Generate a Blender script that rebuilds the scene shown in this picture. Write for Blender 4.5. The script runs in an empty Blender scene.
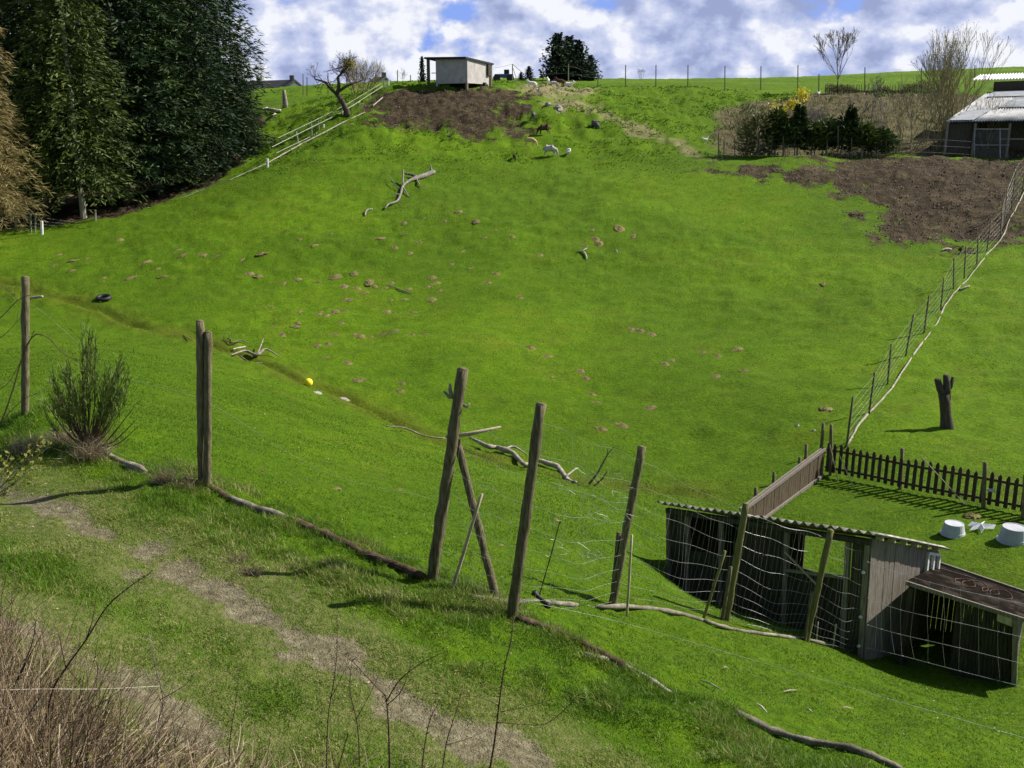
import bpy, math, random
import numpy as np
from mathutils import Vector, Matrix
R = math.radians
random.seed(7); RNG = np.random.default_rng(7)
scene = bpy.context.scene
C = scene.collection

# ------------------------------------------------------------------ camera
F, PITCH = 1000.0, R(14.8)
CP, SP = math.cos(PITCH), math.sin(PITCH)
cd = bpy.data.cameras.new('camera'); cam = bpy.data.objects.new('camera', cd); C.objects.link(cam)
cd.sensor_width = 36; cd.lens = F/1024*36; cd.clip_end = 5000; cd.clip_start = 0.1
cam.location = (0, 0, 0); cam.rotation_euler = (R(90)-PITCH, 0, 0); scene.camera = cam

def P(px, py, Y):
    u, v = (px-512)/F, (384-py)/F
    k = Y/(CP+v*SP)
    return Vector((u*k, Y, (-SP+v*CP)*k))

# ------------------------------------------------------------------ terrain: surveyed points (direction, distance)
ANCH = [
 # near side: track, verge, fence line
 (0,768,4.6),(120,768,5.1),(250,768,5.6),(500,768,5.9),(700,768,6.5),(880,765,7.2),(1024,768,8.5),
 (0,620,6.9),(150,650,7.1),(300,640,7.6),(500,740,6.3),(400,680,7.1),(60,510,10.2),(0,490,11.2),(150,560,9.0),
 (25,413,13.6),(0,425,13.6),(88,455,12.4),(205,487,11.5),(300,535,10.6),(435,582,9.8),(512,615,9.2),(600,655,8.7),(700,700,8.0),
 (560,700,7.5),(350,600,8.6),
 # near slope below the fence
 (612,604,12.0),(725,622,13.5),(805,641,14.0),(868,660,14.9),(893,663,15.2),(1010,685,14.3),(1000,720,11.5),(850,700,10.5),(760,660,11.6),
 (640,560,15.6),(668,590,17.6),(650,525,20),(60,400,16.5),(100,350,25),(0,350,27),(200,420,17.5),(210,370,27),
 (300,450,17),(300,405,25),(400,470,18),(400,500,14.5),(480,500,16.5),(550,540,14),(550,500,19),(470,455,24),
 # ditch line at the valley bottom
 (0,281,50),(60,294,46),(103,308,43.5),(180,334,38),(260,358,34),(330,386,31),(400,420,28.5),(470,448,26),(560,472,24.3),(650,487,24.3),(750,505,23.2),
 # garden pen behind the goat shed
 (900,488,23.8),(825,472,25.5),(1024,515,21.3),(850,520,21.5),(950,535,20.2),(1024,560,18.6),(800,505,22.6),
 # far meadow
 (946,430,28.2),(848,440,27.2),(700,440,28.5),(600,430,29),(890,387,32),(1024,410,30),(700,380,33.5),(550,400,31.5),(400,350,36),(450,350,35.5),
 (1024,330,38.5),(945,310,41),(750,310,42),(560,310,42),(350,310,42.5),(200,290,45.5),(100,270,50),(0,250,57),
 (985,247,50.5),(880,245,51),(750,250,50.5),(600,250,50.5),(450,250,50.5),(300,250,51.5),(150,240,56),
 (1010,205,57),(900,205,58),(750,210,57),(600,205,58),(450,205,59),(300,205,60),(200,207,63),(100,222,64),(30,232,62),(0,238,60),
 (1024,170,64.5),(900,162,66),(800,160,66),(715,163,67),(620,160,70),(500,165,69),(400,165,68.5),(300,165,69),(245,180,67.5),(150,205,69),
 (1000,160,70),(850,156,72),(750,154,73),(600,130,77),(500,135,76),(400,135,75.5),(330,130,77),
 # upper slope and crest
 (660,110,84),(600,105,84),(540,110,82),(460,108,81),(400,108,81),(370,112,80),(430,89,87),(480,88,88),(390,88,88),(540,89,90),(600,92,92),(700,92,93),
 (850,130,80),(950,130,80),(850,100,90),(950,98,90),(750,110,88),(1024,100,88),
 (700,86,104),(620,84,108),(540,82,112),(830,88,103),(950,86,103),(1024,84,103),(440,84,114),(410,88,100),
 (290,125,86),(260,150,80),(300,105,96),(260,115,92),(320,92,110),(260,96,112),(340,88,112),
 (600,81,180),(760,79,180),(850,75,180),(930,71,180),(1024,67,180),(480,82,180),(380,84,160),(300,88,150),(240,92,150),(100,100,150),(0,110,140),
 (100,180,85),(0,190,85),(180,165,90),(60,130,110),(1060,165,68),(1100,84,103),(1100,560,18.6),(1150,68,180),
]
WORLDA = [(0,0.6,-1.75),(-2.5,0.8,-1.65),(2.5,0.8,-2.3),(-8,1,-2.2),(8,1,-4.5),(0,3,-2.55),(-2,3,-2.45),(2,3.2,-3.1),(-14,4,-2.6),(14,5,-6.9),(-20,14,-4.2),(24,14,-8.6),
          (-40,45,-7.5),(55,40,-7.0),(60,75,-2),(-70,80,-2),(-90,150,2),(140,150,6),(-100,400,-12),(0,400,-8),(100,400,0),(260,400,6),(-200,600,-30),(0,600,-30),(300,600,-20),(-60,10,-3),(60,10,-9),(-25,-5,-2),(25,-5,-4)]
pts = [tuple(P(*a)) for a in ANCH] + WORLDA
A = np.array(pts)
def warp(x, y):
    r = np.sqrt(x*x+y*y+1.2)
    return np.stack([np.arctan2(x, np.maximum(y, -1e9))*1.6, np.log(r)], -1)
W = warp(A[:,0], A[:,1])
def tk(d2): return 0.5*d2*np.log(d2+1e-12)
n = len(A); K = np.zeros((n+3, n+3)); rhs = np.zeros(n+3)
d2 = ((W[:,None,:]-W[None,:,:])**2).sum(-1)
K[:n,:n] = tk(d2)+np.eye(n)*2e-4
K[:n,n] = 1; K[:n,n+1:] = W; K[n,:n] = 1; K[n+1:,:n] = W.T
rhs[:n] = A[:,2]
SOL = np.linalg.solve(K, rhs)
def hash2(i, j, s):
    h = (i.astype(np.int64)*374761393 + j.astype(np.int64)*668265263 + s*144665) & 0x7fffffff
    h = ((h ^ (h >> 13))*1274126177) & 0x7fffffff
    return ((h ^ (h >> 16)) & 0xffff)/65535.0
def vn(x, y, s=0):
    i, j = np.floor(x), np.floor(y); fx, fy = x-i, y-j
    fx = fx*fx*(3-2*fx); fy = fy*fy*(3-2*fy)
    a, b = hash2(i,j,s), hash2(i+1,j,s); c, d = hash2(i,j+1,s), hash2(i+1,j+1,s)
    return (a+(b-a)*fx)*(1-fy)+(c+(d-c)*fx)*fy-0.5
def fbm(x, y, s=0, o=4):
    t = 0; a = 1.0
    for k in range(o):
        t = t+a*vn(x*2**k+k*17.3, y*2**k-k*9.1, s+k); a *= .5
    return t
def H0(x, y):
    x = np.atleast_1d(np.asarray(x, float)); y = np.atleast_1d(np.asarray(y, float)); out = np.empty(x.shape)
    for a in range(0, len(x), 60000):
        w = warp(x[a:a+60000], y[a:a+60000])
        dd = ((w[:,None,:]-W[None,:,:])**2).sum(-1)
        out[a:a+60000] = tk(dd)@SOL[:n] + SOL[n] + w@SOL[n+1:]
    return out
def G(px, py, y0=3.0, y1=240.0):
    """first hit of the sight line with the bare terrain"""
    Ys = np.exp(np.linspace(math.log(y0), math.log(y1), 500))
    u, v = (px-512)/F, (384-py)/F
    x = Ys*u/(CP+v*SP); z = Ys*(-SP+v*CP)/(CP+v*SP)
    below = H0(x, Ys)-z > 0
    if not below.any(): i = 499; return Vector((x[i], Ys[i], z[i]))
    i = int(np.argmax(below)); i = max(i, 1)
    lo, hi = Ys[i-1], Ys[i]
    for _ in range(12):
        m = (lo+hi)/2; q = P(px, py, m)
        if H0(q.x, q.y)[0] > q.z: hi = m
        else: lo = m
    return P(px, py, (lo+hi)/2)
def gz(x, y): return float(H0(x, y)[0])
def top(base, px, py): return P(px, py, base.y)
def onz(px, Y, z=None):
    """point in the direction of column px at distance Y, on the ground"""
    zz = -5.0
    for _ in range(8):
        t = Y*CP-zz*SP; x = (px-512)/F*t; zz = gz(x, Y)
    return Vector((x, Y, zz))

# ------------------------------------------------------------------ region masks in world coordinates
def wpoly(pp, rng=None): return np.array([[g.x, g.y] for g in (G(*p) for p in pp)])
def inpoly_sd(x, y, poly):
    """signed distance, positive inside"""
    inside = np.zeros(x.shape, bool); dmin = np.full(x.shape, 1e18)
    m = len(poly)
    for i in range(m):
        x1, y1 = poly[i]; x2, y2 = poly[(i+1) % m]
        cond = ((y1 > y) != (y2 > y))
        with np.errstate(divide='ignore', invalid='ignore'):
            xi = (x2-x1)*(y-y1)/(y2-y1+1e-12)+x1
        inside ^= cond & (x < xi)
        dx, dy = x2-x1, y2-y1
        t = np.clip(((x-x1)*dx+(y-y1)*dy)/(dx*dx+dy*dy+1e-12), 0, 1)
        dmin = np.minimum(dmin, (x-x1-t*dx)**2+(y-y1-t*dy)**2)
    d = np.sqrt(dmin)
    return np.where(inside, d, -d)
def line_d(x, y, pl):
    dmin = np.full(x.shape, 1e18)
    for i in range(len(pl)-1):
        x1, y1 = pl[i]; x2, y2 = pl[i+1]; dx, dy = x2-x1, y2-y1
        t = np.clip(((x-x1)*dx+(y-y1)*dy)/(dx*dx+dy*dy+1e-12), 0, 1)
        dmin = np.minimum(dmin, (x-x1-t*dx)**2+(y-y1-t*dy)**2)
    return np.sqrt(dmin)
def ss(a, b, v):
    t = np.clip((v-a)/(b-a), 0, 1); return t*t*(3-2*t)
SOIL_A = wpoly([(363,118),(385,92),(430,89.5),(500,90),(520,95),(516,106),(522,125),(516,135),(480,133),(440,125),(400,127),(370,124)])
SOIL_B = wpoly([(800,166),(850,160),(1040,158),(1040,236),(1000,243),(930,243),(893,238),(885,215),(840,190),(770,175),(720,166)])
SOIL_C = wpoly([(560,98),(600,99),(612,112),(650,128),(690,145),(720,158),(700,160),(660,145),(620,132),(590,118),(560,112),(545,104)])
GARD = wpoly([(712,157),(1040,157.5),(1040,100),(940,93),(830,92),(760,100),(716,112)])
YARD = wpoly([(505,91),(530,86),(570,86),(600,91),(590,98),(540,97)])
WOODF_SHADE = np.array([[g.x,g.y] for g in (onz(*q) for q in [(-120,64),(40,64.5),(85,65),(130,66.5),(180,69),(225,73),(255,79),(262,90),(200,100),(-120,100)])])
RUT1 = np.array([[g.x,g.y] for g in (G(*p) for p in [(-60,470),(0,487),(60,512),(130,545),(200,582),(270,620),(330,655),(400,695),(470,730),(540,768)])])
RUT2 = np.array([[g.x,g.y] for g in (G(*p) for p in [(-40,600),(20,625),(80,660),(150,700),(215,745),(240,768)])])
DITCH = np.array([[g.x,g.y] for g in (G(*p) for p in [(-30,277),(0,282),(25,288),(45,296),(75,303),(103,311),(140,325),(190,336),(255,358),(300,380),(335,392),(370,408),(410,428),(445,443),(500,462),(560,476),(640,487),(700,494)])])
STRAW = wpoly([(30,455),(110,440),(200,478),(230,500),(190,520),(90,480)])
def masks(x, y):
    nz = fbm(x*.8, y*.8, 3, 4)
    soil = ss(-1.0, 1.0, inpoly_sd(x, y, SOIL_A)/3.2+nz*1.1+.1)
    sb = ss(-1.0, 1.0, inpoly_sd(x, y, SOIL_B)/3.2+nz*1.2+.12)
    sc = ss(-.4, .6, inpoly_sd(x, y, SOIL_C)/1.0+nz*2.2-.25)*.75
    soil = np.maximum(np.maximum(soil, sb), sc*.45)
    holes = ss(.38, .55, fbm(x*.55+9, y*.55, 21, 3)); soil = soil*(1-holes*.8*(y > 70))
    soil = np.maximum(soil, .95*ss(-1.2, .8, inpoly_sd(x, y, WOODF_SHADE)+nz*1.5))  # needle floor under the wood; its dark soil also paints in the crowns' shade
    gard = ss(-.5, .8, inpoly_sd(x, y, GARD)+nz*1.5)
    yard = np.maximum(ss(-1, 1.5, inpoly_sd(x, y, YARD)+nz*2), sc)
    r1 = line_d(x, y, RUT1); r2 = line_d(x, y, RUT2); n2 = fbm(x*2.2, y*2.2, 5, 4)
    path = np.maximum(.84*ss(.46, .0, r1+n2*.46), .76*ss(.44, .0, r2+n2*.45))
    near = ss(13.5, 11, y)
    trackw = ss(1.15, .5, np.minimum(r1, r2)+n2*.4)
    dd = line_d(x, y, DITCH)
    return soil, gard, yard, path*near, trackw*near, dd
def bumps(x, y, m=None):
    soil, gard, yard, path, trackw, dd = m if m is not None else masks(x, y)
    r = np.sqrt(x*x+y*y)
    farw = ss(15, 45, r)
    h = fbm(x*.25, y*.25, 11, 3)*.22*farw
    rough = .25+.75*ss(.0, .5, fbm(x*.07+4, y*.07, 31, 2)+.15) 
    h += fbm(x*1.1, y*1.6, 12, 4)*.20*farw*rough
    up = ss(66, 76, y)*ss(100, 92, y)
    h += fbm(x*.9, y*2.2, 14, 3)*.45*up*(1-gard)
    h += (fbm(x*.8, y*.8, 15, 3)*.30+fbm(x*3.1, y*3.1, 25, 3)*.13)*soil*farw
    near = 1-farw
    verge = ss(14, 11.5, y-.0*x)*(1-trackw)
    h += near*(fbm(x*2.0, y*2.0, 16, 4)*(.035+.10*verge)+fbm(x*.5, y*.5, 17, 2)*.05)
    h -= .05*path
    wob = 1+fbm(x*.6, y*.6, 18, 3)*.8
    h -= .20*np.exp(-(dd/.22/np.maximum(wob,.3))**2)*ss(20, 26, y)*ss(-.35,.2,fbm(x*.3,y*.3,77,2)+.15)
    h += .10*np.exp(-((dd-.9)/.5)**2)*fbm(x*1.4, y*1.4, 19, 3)*2*ss(20, 26, y)
    return h

# ------------------------------------------------------------------ ground sheet
azl = np.concatenate([np.linspace(-110,-36,60)[:-1], np.linspace(-36,36,820), np.linspace(36,110,60)[1:]])
rl = np.exp(np.linspace(math.log(.5), math.log(900), 950))
AZ, RR = np.meshgrid(np.radians(azl), rl)
GX, GY = (np.sin(AZ)*RR).ravel(), (np.cos(AZ)*RR).ravel()
MK = masks(GX, GY)
GZ = H0(GX, GY)+bumps(GX, GY, MK)
nc, nr = len(azl), len(rl)
idx = np.arange(nc*nr).reshape(nr, nc)
Q = np.stack([idx[:-1,:-1], idx[:-1,1:], idx[1:,1:], idx[1:,:-1]], -1).reshape(-1, 4)
def mesh_np(name, V, Fc, attrs=None, smooth=True):
    me = bpy.data.meshes.new(name); k = Fc.shape[1]
    me.vertices.add(len(V)); me.vertices.foreach_set('co', np.ascontiguousarray(V, np.float32).ravel())
    me.loops.add(Fc.size); me.loops.foreach_set('vertex_index', np.ascontiguousarray(Fc, np.int32).ravel())
    me.polygons.add(len(Fc)); me.polygons.foreach_set('loop_start', np.arange(0, Fc.size, k, dtype=np.int32))
    me.polygons.foreach_set('use_smooth', np.full(len(Fc), smooth))
    for an, av in (attrs or {}).items():
        at = me.attributes.new(an, 'FLOAT', 'POINT'); at.data.foreach_set('value', np.ascontiguousarray(av, np.float32))
    me.update(calc_edges=True); me.validate()
    return me
def sub_sheet(name, sel, mat, kind='structure'):
    q = Q[sel]; u, inv = np.unique(q, return_inverse=True)
    V = np.stack([GX[u], GY[u], GZ[u]], -1)
    me = mesh_np(name, V, inv.reshape(-1, 4), {'soil': MK[0][u], 'gard': MK[1][u], 'yard': MK[2][u], 'path': MK[3][u], 'track': MK[4][u], 'ditch': np.exp(-(MK[5][u]/.8)**2)*(GY[u] > 20)})
    o = bpy.data.objects.new(name, me); C.objects.link(o); me.materials.append(mat); o['kind'] = kind
    return o
# ------------------------------------------------------------------ materials
def nd(nt, t, **k):
    n_ = nt.nodes.new(t)
    for a, b in k.items(): setattr(n_, a, b)
    return n_
def mat_base(name, rough=.9, spec=.2):
    m = bpy.data.materials.new(name); m.use_nodes = True; nt = m.node_tree
    b = nt.nodes['Principled BSDF']; b.inputs['Roughness'].default_value = rough; b.inputs['Specular IOR Level'].default_value = spec
    return m, nt, b
def noise(nt, co, scale, detail=5, rough=.6, dist=0):
    t = nd(nt, 'ShaderNodeTexNoise'); t.inputs['Scale'].default_value = scale; t.inputs['Detail'].default_value = detail
    t.inputs['Roughness'].default_value = rough; t.inputs['Distortion'].default_value = dist
    nt.links.new(co, t.inputs['Vector']); return t.outputs['Fac']
def ramp(nt, fac, stops):
    r_ = nd(nt, 'ShaderNodeValToRGB'); e = r_.color_ramp.elements
    while len(e) < len(stops): e.new(.5)
    for el, (p, c) in zip(e, stops):
        el.position = p; el.color = (*c, 1) if len(c) == 3 else c
    nt.links.new(fac, r_.inputs['Fac']); return r_.outputs['Color']
def mixc(nt, fac, a, b, bt='MIX'):
    m = nd(nt, 'ShaderNodeMix', data_type='RGBA', blend_type=bt)
    for s, v in ((m.inputs[0], fac), (m.inputs[6], a), (m.inputs[7], b)):
        if hasattr(v, 'is_linked'): nt.links.new(v, s)
        elif isinstance(v, (tuple, list)): s.default_value = (*v, 1)
        else: s.default_value = v
    return m.outputs[2]
def mth(nt, op, a, b=0.0, clamp=False):
    m = nd(nt, 'ShaderNodeMath', operation=op, use_clamp=clamp)
    for s, v in ((m.inputs[0], a), (m.inputs[1], b)):
        if hasattr(v, 'is_linked'): nt.links.new(v, s)
        else: s.default_value = v
    return m.outputs[0]
def bump(nt, b, h, strength=.5, dist=.02):
    n_ = nd(nt, 'ShaderNodeBump'); n_.inputs['Strength'].default_value = strength; n_.inputs['Distance'].default_value = dist
    nt.links.new(h, n_.inputs['Height']); nt.links.new(n_.outputs[0], b.inputs['Normal'])
def simple(name, ca, cb, scale=4, stretch=(1,1,1), rough=.85, bumpd=.01, spec=.2, coord='Object', cc=None, metallic=0):
    m, nt, b = mat_base(name, rough, spec)
    tc = nd(nt, 'ShaderNodeTexCoord'); mp = nd(nt, 'ShaderNodeMapping'); mp.inputs['Scale'].default_value = stretch
    nt.links.new(tc.outputs[coord], mp.inputs[0]); co = mp.outputs[0]
    f = noise(nt, co, scale, 6, .65)
    st = [(.32, ca), (.68, cb)] if cc is None else [(.28, ca), (.5, cb), (.72, cc)]
    col = ramp(nt, f, st)
    oi = nd(nt, 'ShaderNodeObjectInfo')
    hs = nd(nt, 'ShaderNodeHueSaturation'); nt.links.new(col, hs.inputs['Color'])
    nt.links.new(mth(nt, 'ADD', mth(nt, 'MULTIPLY', oi.outputs['Random'], .3), .85), hs.inputs['Value'])
    nt.links.new(hs.outputs[0], b.inputs['Base Color']); b.inputs['Metallic'].default_value = metallic
    if bumpd: bump(nt, b, noise(nt, co, scale*3, 6, .7), .8, bumpd)
    return m
M = {}
# wood: coordinates run along local z of the generated pieces
M['post'] = simple('weathered_post', (.045,.038,.018), (.14,.12,.068), 5, (9,9,1.2), bumpd=.02, cc=(.25,.22,.14))
M['post_green'] = simple('mossy_post', (.09,.085,.025), (.17,.16,.06), 5, (9,9,1.2), bumpd=.01, cc=(.24,.23,.12))
M['pale_stick'] = simple('pale_stick', (.28,.24,.15), (.48,.42,.3), 6, (4,4,1), bumpd=.005)
M['deadwood'] = simple('deadwood', (.10,.085,.06), (.24,.21,.17), 6, bumpd=.02, cc=(.42,.39,.34))
M['deadwood_dark'] = simple('deadwood_dark', (.035,.028,.02), (.10,.085,.06), 6, bumpd=.02, cc=(.2,.17,.13))
M['bleached'] = simple('bleached_wood', (.16,.14,.10), (.34,.31,.25), 6, bumpd=.02, cc=(.5,.47,.4))
M['rotted'] = simple('rotted_timber', (.018,.012,.008), (.07,.045,.028), 9, bumpd=.03, cc=(.16,.11,.07))
M['grey_log'] = simple('grey_log', (.06,.052,.036), (.17,.15,.115), 7, bumpd=.02, cc=(.29,.27,.22))
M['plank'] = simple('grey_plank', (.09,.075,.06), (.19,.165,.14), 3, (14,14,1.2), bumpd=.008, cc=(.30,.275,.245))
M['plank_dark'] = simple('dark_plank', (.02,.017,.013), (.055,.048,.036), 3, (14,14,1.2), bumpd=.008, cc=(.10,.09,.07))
M['plank_brown'] = simple('brown_plank', (.028,.022,.014), (.07,.052,.032), 3, (12,12,1.5), bumpd=.008, cc=(.13,.10,.07))
M['picket'] = simple('picket_wood', (.02,.016,.012), (.055,.04,.028), 5, (8,8,1.5), bumpd=.006, cc=(.10,.075,.055))
M['corrug'] = simple('mossy_corrugated', (.06,.06,.04), (.2,.19,.165), 5, bumpd=.01, cc=(.42,.41,.39))
M['felt'] = simple('roof_felt', (.004,.003,.0025), (.012,.009,.007), 3.0, bumpd=.03, cc=(.06,.052,.045), rough=1, spec=.03)
M['galv'] = simple('galvanised', (.22,.23,.25), (.36,.38,.41), 3, bumpd=.004, rough=.5, spec=.5, metallic=.0)
M['white_sheet'] = simple('white_sheeting', (.6,.62,.64), (.78,.8,.82), 2, bumpd=0, rough=.5)
M['grey_sheet'] = simple('grey_sheeting', (.10,.11,.125), (.24,.255,.28), .9, bumpd=.01, rough=.6, cc=(.42,.43,.43))
M['wire'] = simple('galvanised_wire', (.16,.17,.16), (.38,.39,.38), 3, bumpd=0, rough=.4, spec=.6)
M['whitepaint'] = simple('white_paint', (.5,.5,.46), (.78,.78,.74), 5, bumpd=.004)
M['rail'] = simple('weathered_rail', (.12,.14,.09), (.25,.27,.19), 5, bumpd=.004, cc=(.4,.41,.34))
M['tub'] = simple('zinc_tub', (.36,.38,.42), (.56,.58,.62), 3, bumpd=.003, rough=.55, spec=.4)
M['dark'] = simple('black_rubber', (.006,.006,.007), (.02,.02,.02), 9, bumpd=.004, rough=.6, spec=.4)
M['yellow'] = simple('yellow_ball', (.8,.68,.01), (.9,.78,.02), 3, bumpd=0, rough=.4, spec=.5)
M['cloth'] = simple('white_plastic', (.7,.71,.72), (.85,.86,.86), 9, bumpd=.01)
M['render_grey'] = simple('grey_render', (.33,.31,.29), (.48,.455,.43), 1.6, bumpd=.004, cc=(.56,.53,.50))
M['roof_dark'] = simple('dark_roof', (.02,.022,.025), (.05,.05,.055), 4, bumpd=.004)
M['tile'] = simple('slate_tile', (.08,.075,.07), (.15,.14,.14), 5, bumpd=.004)
M['housewhite'] = simple('house_white', (.7,.7,.68), (.82,.82,.8), 1, bumpd=0)
M['rust'] = simple('rusty_iron', (.05,.025,.015), (.12,.07,.045), 9, bumpd=.004)
M['stone'] = simple('fieldstone', (.14,.13,.11), (.3,.28,.25), 3, bumpd=.04, cc=(.42,.4,.36))
M['molehill'] = simple('molehill_soil', (.11,.09,.03), (.19,.155,.06), 9, bumpd=.05, cc=(.28,.225,.10))
M['silver'] = simple('silvery_deadwood', (.07,.06,.05), (.2,.185,.16), 6, bumpd=.03, cc=(.36,.34,.3))
M['bark'] = simple('bark', (.045,.036,.027), (.11,.09,.07), 4, (6,6,1), bumpd=.03)
M['bark_pale'] = simple('pale_bark', (.2,.19,.13), (.36,.34,.26), 5, (5,5,1), bumpd=.02)
M['twig_grey'] = simple('grey_twig', (.13,.11,.10), (.27,.24,.22), 8, bumpd=0)
M['twig_olive'] = simple('olive_twig', (.18,.155,.065), (.36,.31,.17), 8, bumpd=0)
M['twig_dark'] = simple('dark_twig', (.05,.03,.022), (.12,.08,.055), 8, bumpd=0)
M['glass'] = simple('dusty_glass', (.1,.12,.12), (.2,.23,.23), 3, bumpd=0, rough=.15, spec=.8)
M['machine'] = simple('machine_blue', (.04,.06,.12), (.08,.1,.18), 5, bumpd=0, rough=.5)
for k_, a_, b_ in (('wool_white',(.5,.47,.4),(.72,.69,.62)),('wool_grey',(.32,.31,.28),(.5,.49,.45)),('wool_dark',(.02,.016,.014),(.06,.045,.04)),('wool_brown',(.05,.022,.014),(.09,.045,.03)),('wool_tan',(.4,.26,.12),(.62,.46,.27)),('wool_slate',(.07,.07,.075),(.14,.14,.145))):
    M[k_] = simple(k_, a_, b_, 14, bumpd=.03)

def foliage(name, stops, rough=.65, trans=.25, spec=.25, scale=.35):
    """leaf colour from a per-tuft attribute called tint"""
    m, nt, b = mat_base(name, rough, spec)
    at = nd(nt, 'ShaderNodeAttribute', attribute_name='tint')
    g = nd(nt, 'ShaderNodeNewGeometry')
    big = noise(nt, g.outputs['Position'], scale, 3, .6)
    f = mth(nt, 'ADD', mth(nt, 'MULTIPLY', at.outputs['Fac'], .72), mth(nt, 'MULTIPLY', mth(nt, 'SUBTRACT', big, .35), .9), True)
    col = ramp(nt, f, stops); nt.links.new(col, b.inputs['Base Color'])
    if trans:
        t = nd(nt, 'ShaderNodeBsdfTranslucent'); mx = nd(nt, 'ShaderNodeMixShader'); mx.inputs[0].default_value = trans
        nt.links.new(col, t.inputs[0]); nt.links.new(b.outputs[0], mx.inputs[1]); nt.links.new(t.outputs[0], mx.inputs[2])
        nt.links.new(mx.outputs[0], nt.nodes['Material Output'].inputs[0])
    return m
M['spruce'] = foliage('spruce_needles', [(0,(.006,.012,.003)),(.55,(.021,.044,.007)),(1,(.07,.115,.020))], trans=.1, scale=.5)
M['spruce_blue'] = foliage('blue_spruce_needles', [(0,(.005,.011,.004)),(.55,(.016,.036,.012)),(1,(.05,.092,.032))], trans=.1, scale=.5)
M['cypress'] = foliage('cypress_scales', [(0,(.014,.026,.004)),(.5,(.042,.068,.009)),(1,(.10,.13,.018))], trans=.1, scale=.5)
M['larch'] = foliage('dry_larch_twigs', [(0,(.06,.045,.014)),(.5,(.18,.14,.05)),(1,(.34,.28,.12))], trans=.15, scale=.5)
M['broom'] = foliage('broom_stems', [(0,(.045,.075,.012)),(.5,(.10,.16,.03)),(1,(.22,.26,.07))], trans=.1)
M['mistle'] = foliage('olive_tuft', [(0,(.12,.11,.03)),(.6,(.26,.23,.07)),(1,(.36,.33,.12))])
M['forsythia'] = foliage('yellow_blossom', [(0,(.25,.22,.02)),(.5,(.6,.5,.02)),(1,(.75,.65,.04))])
M['olivebush'] = foliage('olive_bush', [(0,(.04,.05,.015)),(.5,(.10,.11,.04)),(1,(.2,.19,.08))])
M['dry'] = foliage('dry_stalks', [(0,(.04,.022,.012)),(.35,(.125,.085,.05)),(.7,(.27,.21,.13)),(1,(.48,.42,.28))], trans=.1)
M['weed'] = foliage('green_leaves', [(0,(.02,.06,.01)),(.5,(.06,.15,.02)),(1,(.14,.24,.04))])
M['bud'] = foliage('spring_leaves', [(0,(.07,.09,.015)),(.5,(.16,.18,.03)),(1,(.28,.22,.05))])
M['grassblade'] = foliage('meadow_blades', [(0,(.042,.095,.003)),(.35,(.080,.165,.004)),(.65,(.125,.215,.008)),(.86,(.19,.26,.03)),(1,(.42,.37,.19))], trans=.3, scale=.5, rough=.6, spec=.2)
M['vergeblade'] = foliage('verge_blades', [(0,(.035,.085,.004)),(.35,(.075,.165,.008)),(.6,(.14,.225,.02)),(.8,(.27,.28,.08)),(1,(.50,.43,.24))], trans=.3, scale=.9, rough=.55, spec=.2)
M['hedgetuft'] = foliage('rough_tufts', [(0,(.02,.05,.004)),(.5,(.04,.10,.006)),(1,(.09,.16,.014))], trans=.2, scale=.5)

# the ground
m, nt, b = mat_base('meadow_turf', .95, .1); M['ground'] = m
g = nd(nt, 'ShaderNodeNewGeometry'); pos = g.outputs['Position']
def att(nm): return nd(nt, 'ShaderNodeAttribute', attribute_name=nm).outputs['Fac']
fine = noise(nt, pos, 9, 5, .72); mid = noise(nt, pos, .55, 4, .6); big = noise(nt, pos, .09, 2, .5); mic = noise(nt, pos, 60, 2, .7)
grass = ramp(nt, fine, [(.3,(.052,.112,.002)),(.5,(.090,.166,.003)),(.72,(.134,.206,.006))])
yel = ramp(nt, fine, [(.3,(.085,.115,.006)),(.7,(.155,.185,.014))])
grass = mixc(nt, mth(nt, 'MULTIPLY', ramp(nt, mid, [(.5,(0,0,0)),(.72,(1,1,1))]), .55), grass, yel)
dk = ramp(nt, fine, [(.3,(.032,.075,.002)),(.7,(.065,.125,.003))])
grass = mixc(nt, mth(nt, 'MULTIPLY', ramp(nt, big, [(.42,(1,1,1)),(.6,(0,0,0))]), .5), grass, dk)
brownf = ramp(nt, noise(nt, pos, 2.6, 5, .75), [(.60,(0,0,0)),(.72,(1,1,1))])
grass = mixc(nt, mth(nt, 'MULTIPLY', brownf, .30), grass, (.15,.14,.03))
mot = noise(nt, pos, 1.5, 4, .7)
grass = mixc(nt, 1.0, grass, ramp(nt, mot, [(.30,(.80,.86,.8)),(.5,(1.04,1.10,1)),(.68,(1.30,1.26,1.2))]), 'MULTIPLY')
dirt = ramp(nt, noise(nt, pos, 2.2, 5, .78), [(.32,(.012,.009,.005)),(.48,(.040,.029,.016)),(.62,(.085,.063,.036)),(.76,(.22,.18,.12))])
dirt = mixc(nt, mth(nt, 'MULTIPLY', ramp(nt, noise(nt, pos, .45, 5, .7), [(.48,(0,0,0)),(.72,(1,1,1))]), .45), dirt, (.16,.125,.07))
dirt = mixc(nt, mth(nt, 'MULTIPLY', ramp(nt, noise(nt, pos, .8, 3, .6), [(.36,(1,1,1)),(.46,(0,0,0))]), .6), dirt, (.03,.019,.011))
dryv = ramp(nt, noise(nt, pos, 1.4, 5, .78), [(.32,(.030,.022,.013)),(.47,(.085,.062,.038)),(.6,(.17,.13,.085)),(.72,(.05,.07,.02))])
straw = ramp(nt, noise(nt, pos, 3, 4, .7), [(.3,(.16,.12,.07)),(.55,(.34,.27,.17)),(.75,(.12,.15,.05))])
pathc = ramp(nt, noise(nt, pos, 7, 5, .78), [(.3,(.085,.075,.042)),(.5,(.175,.155,.095)),(.7,(.29,.26,.175))])
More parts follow.
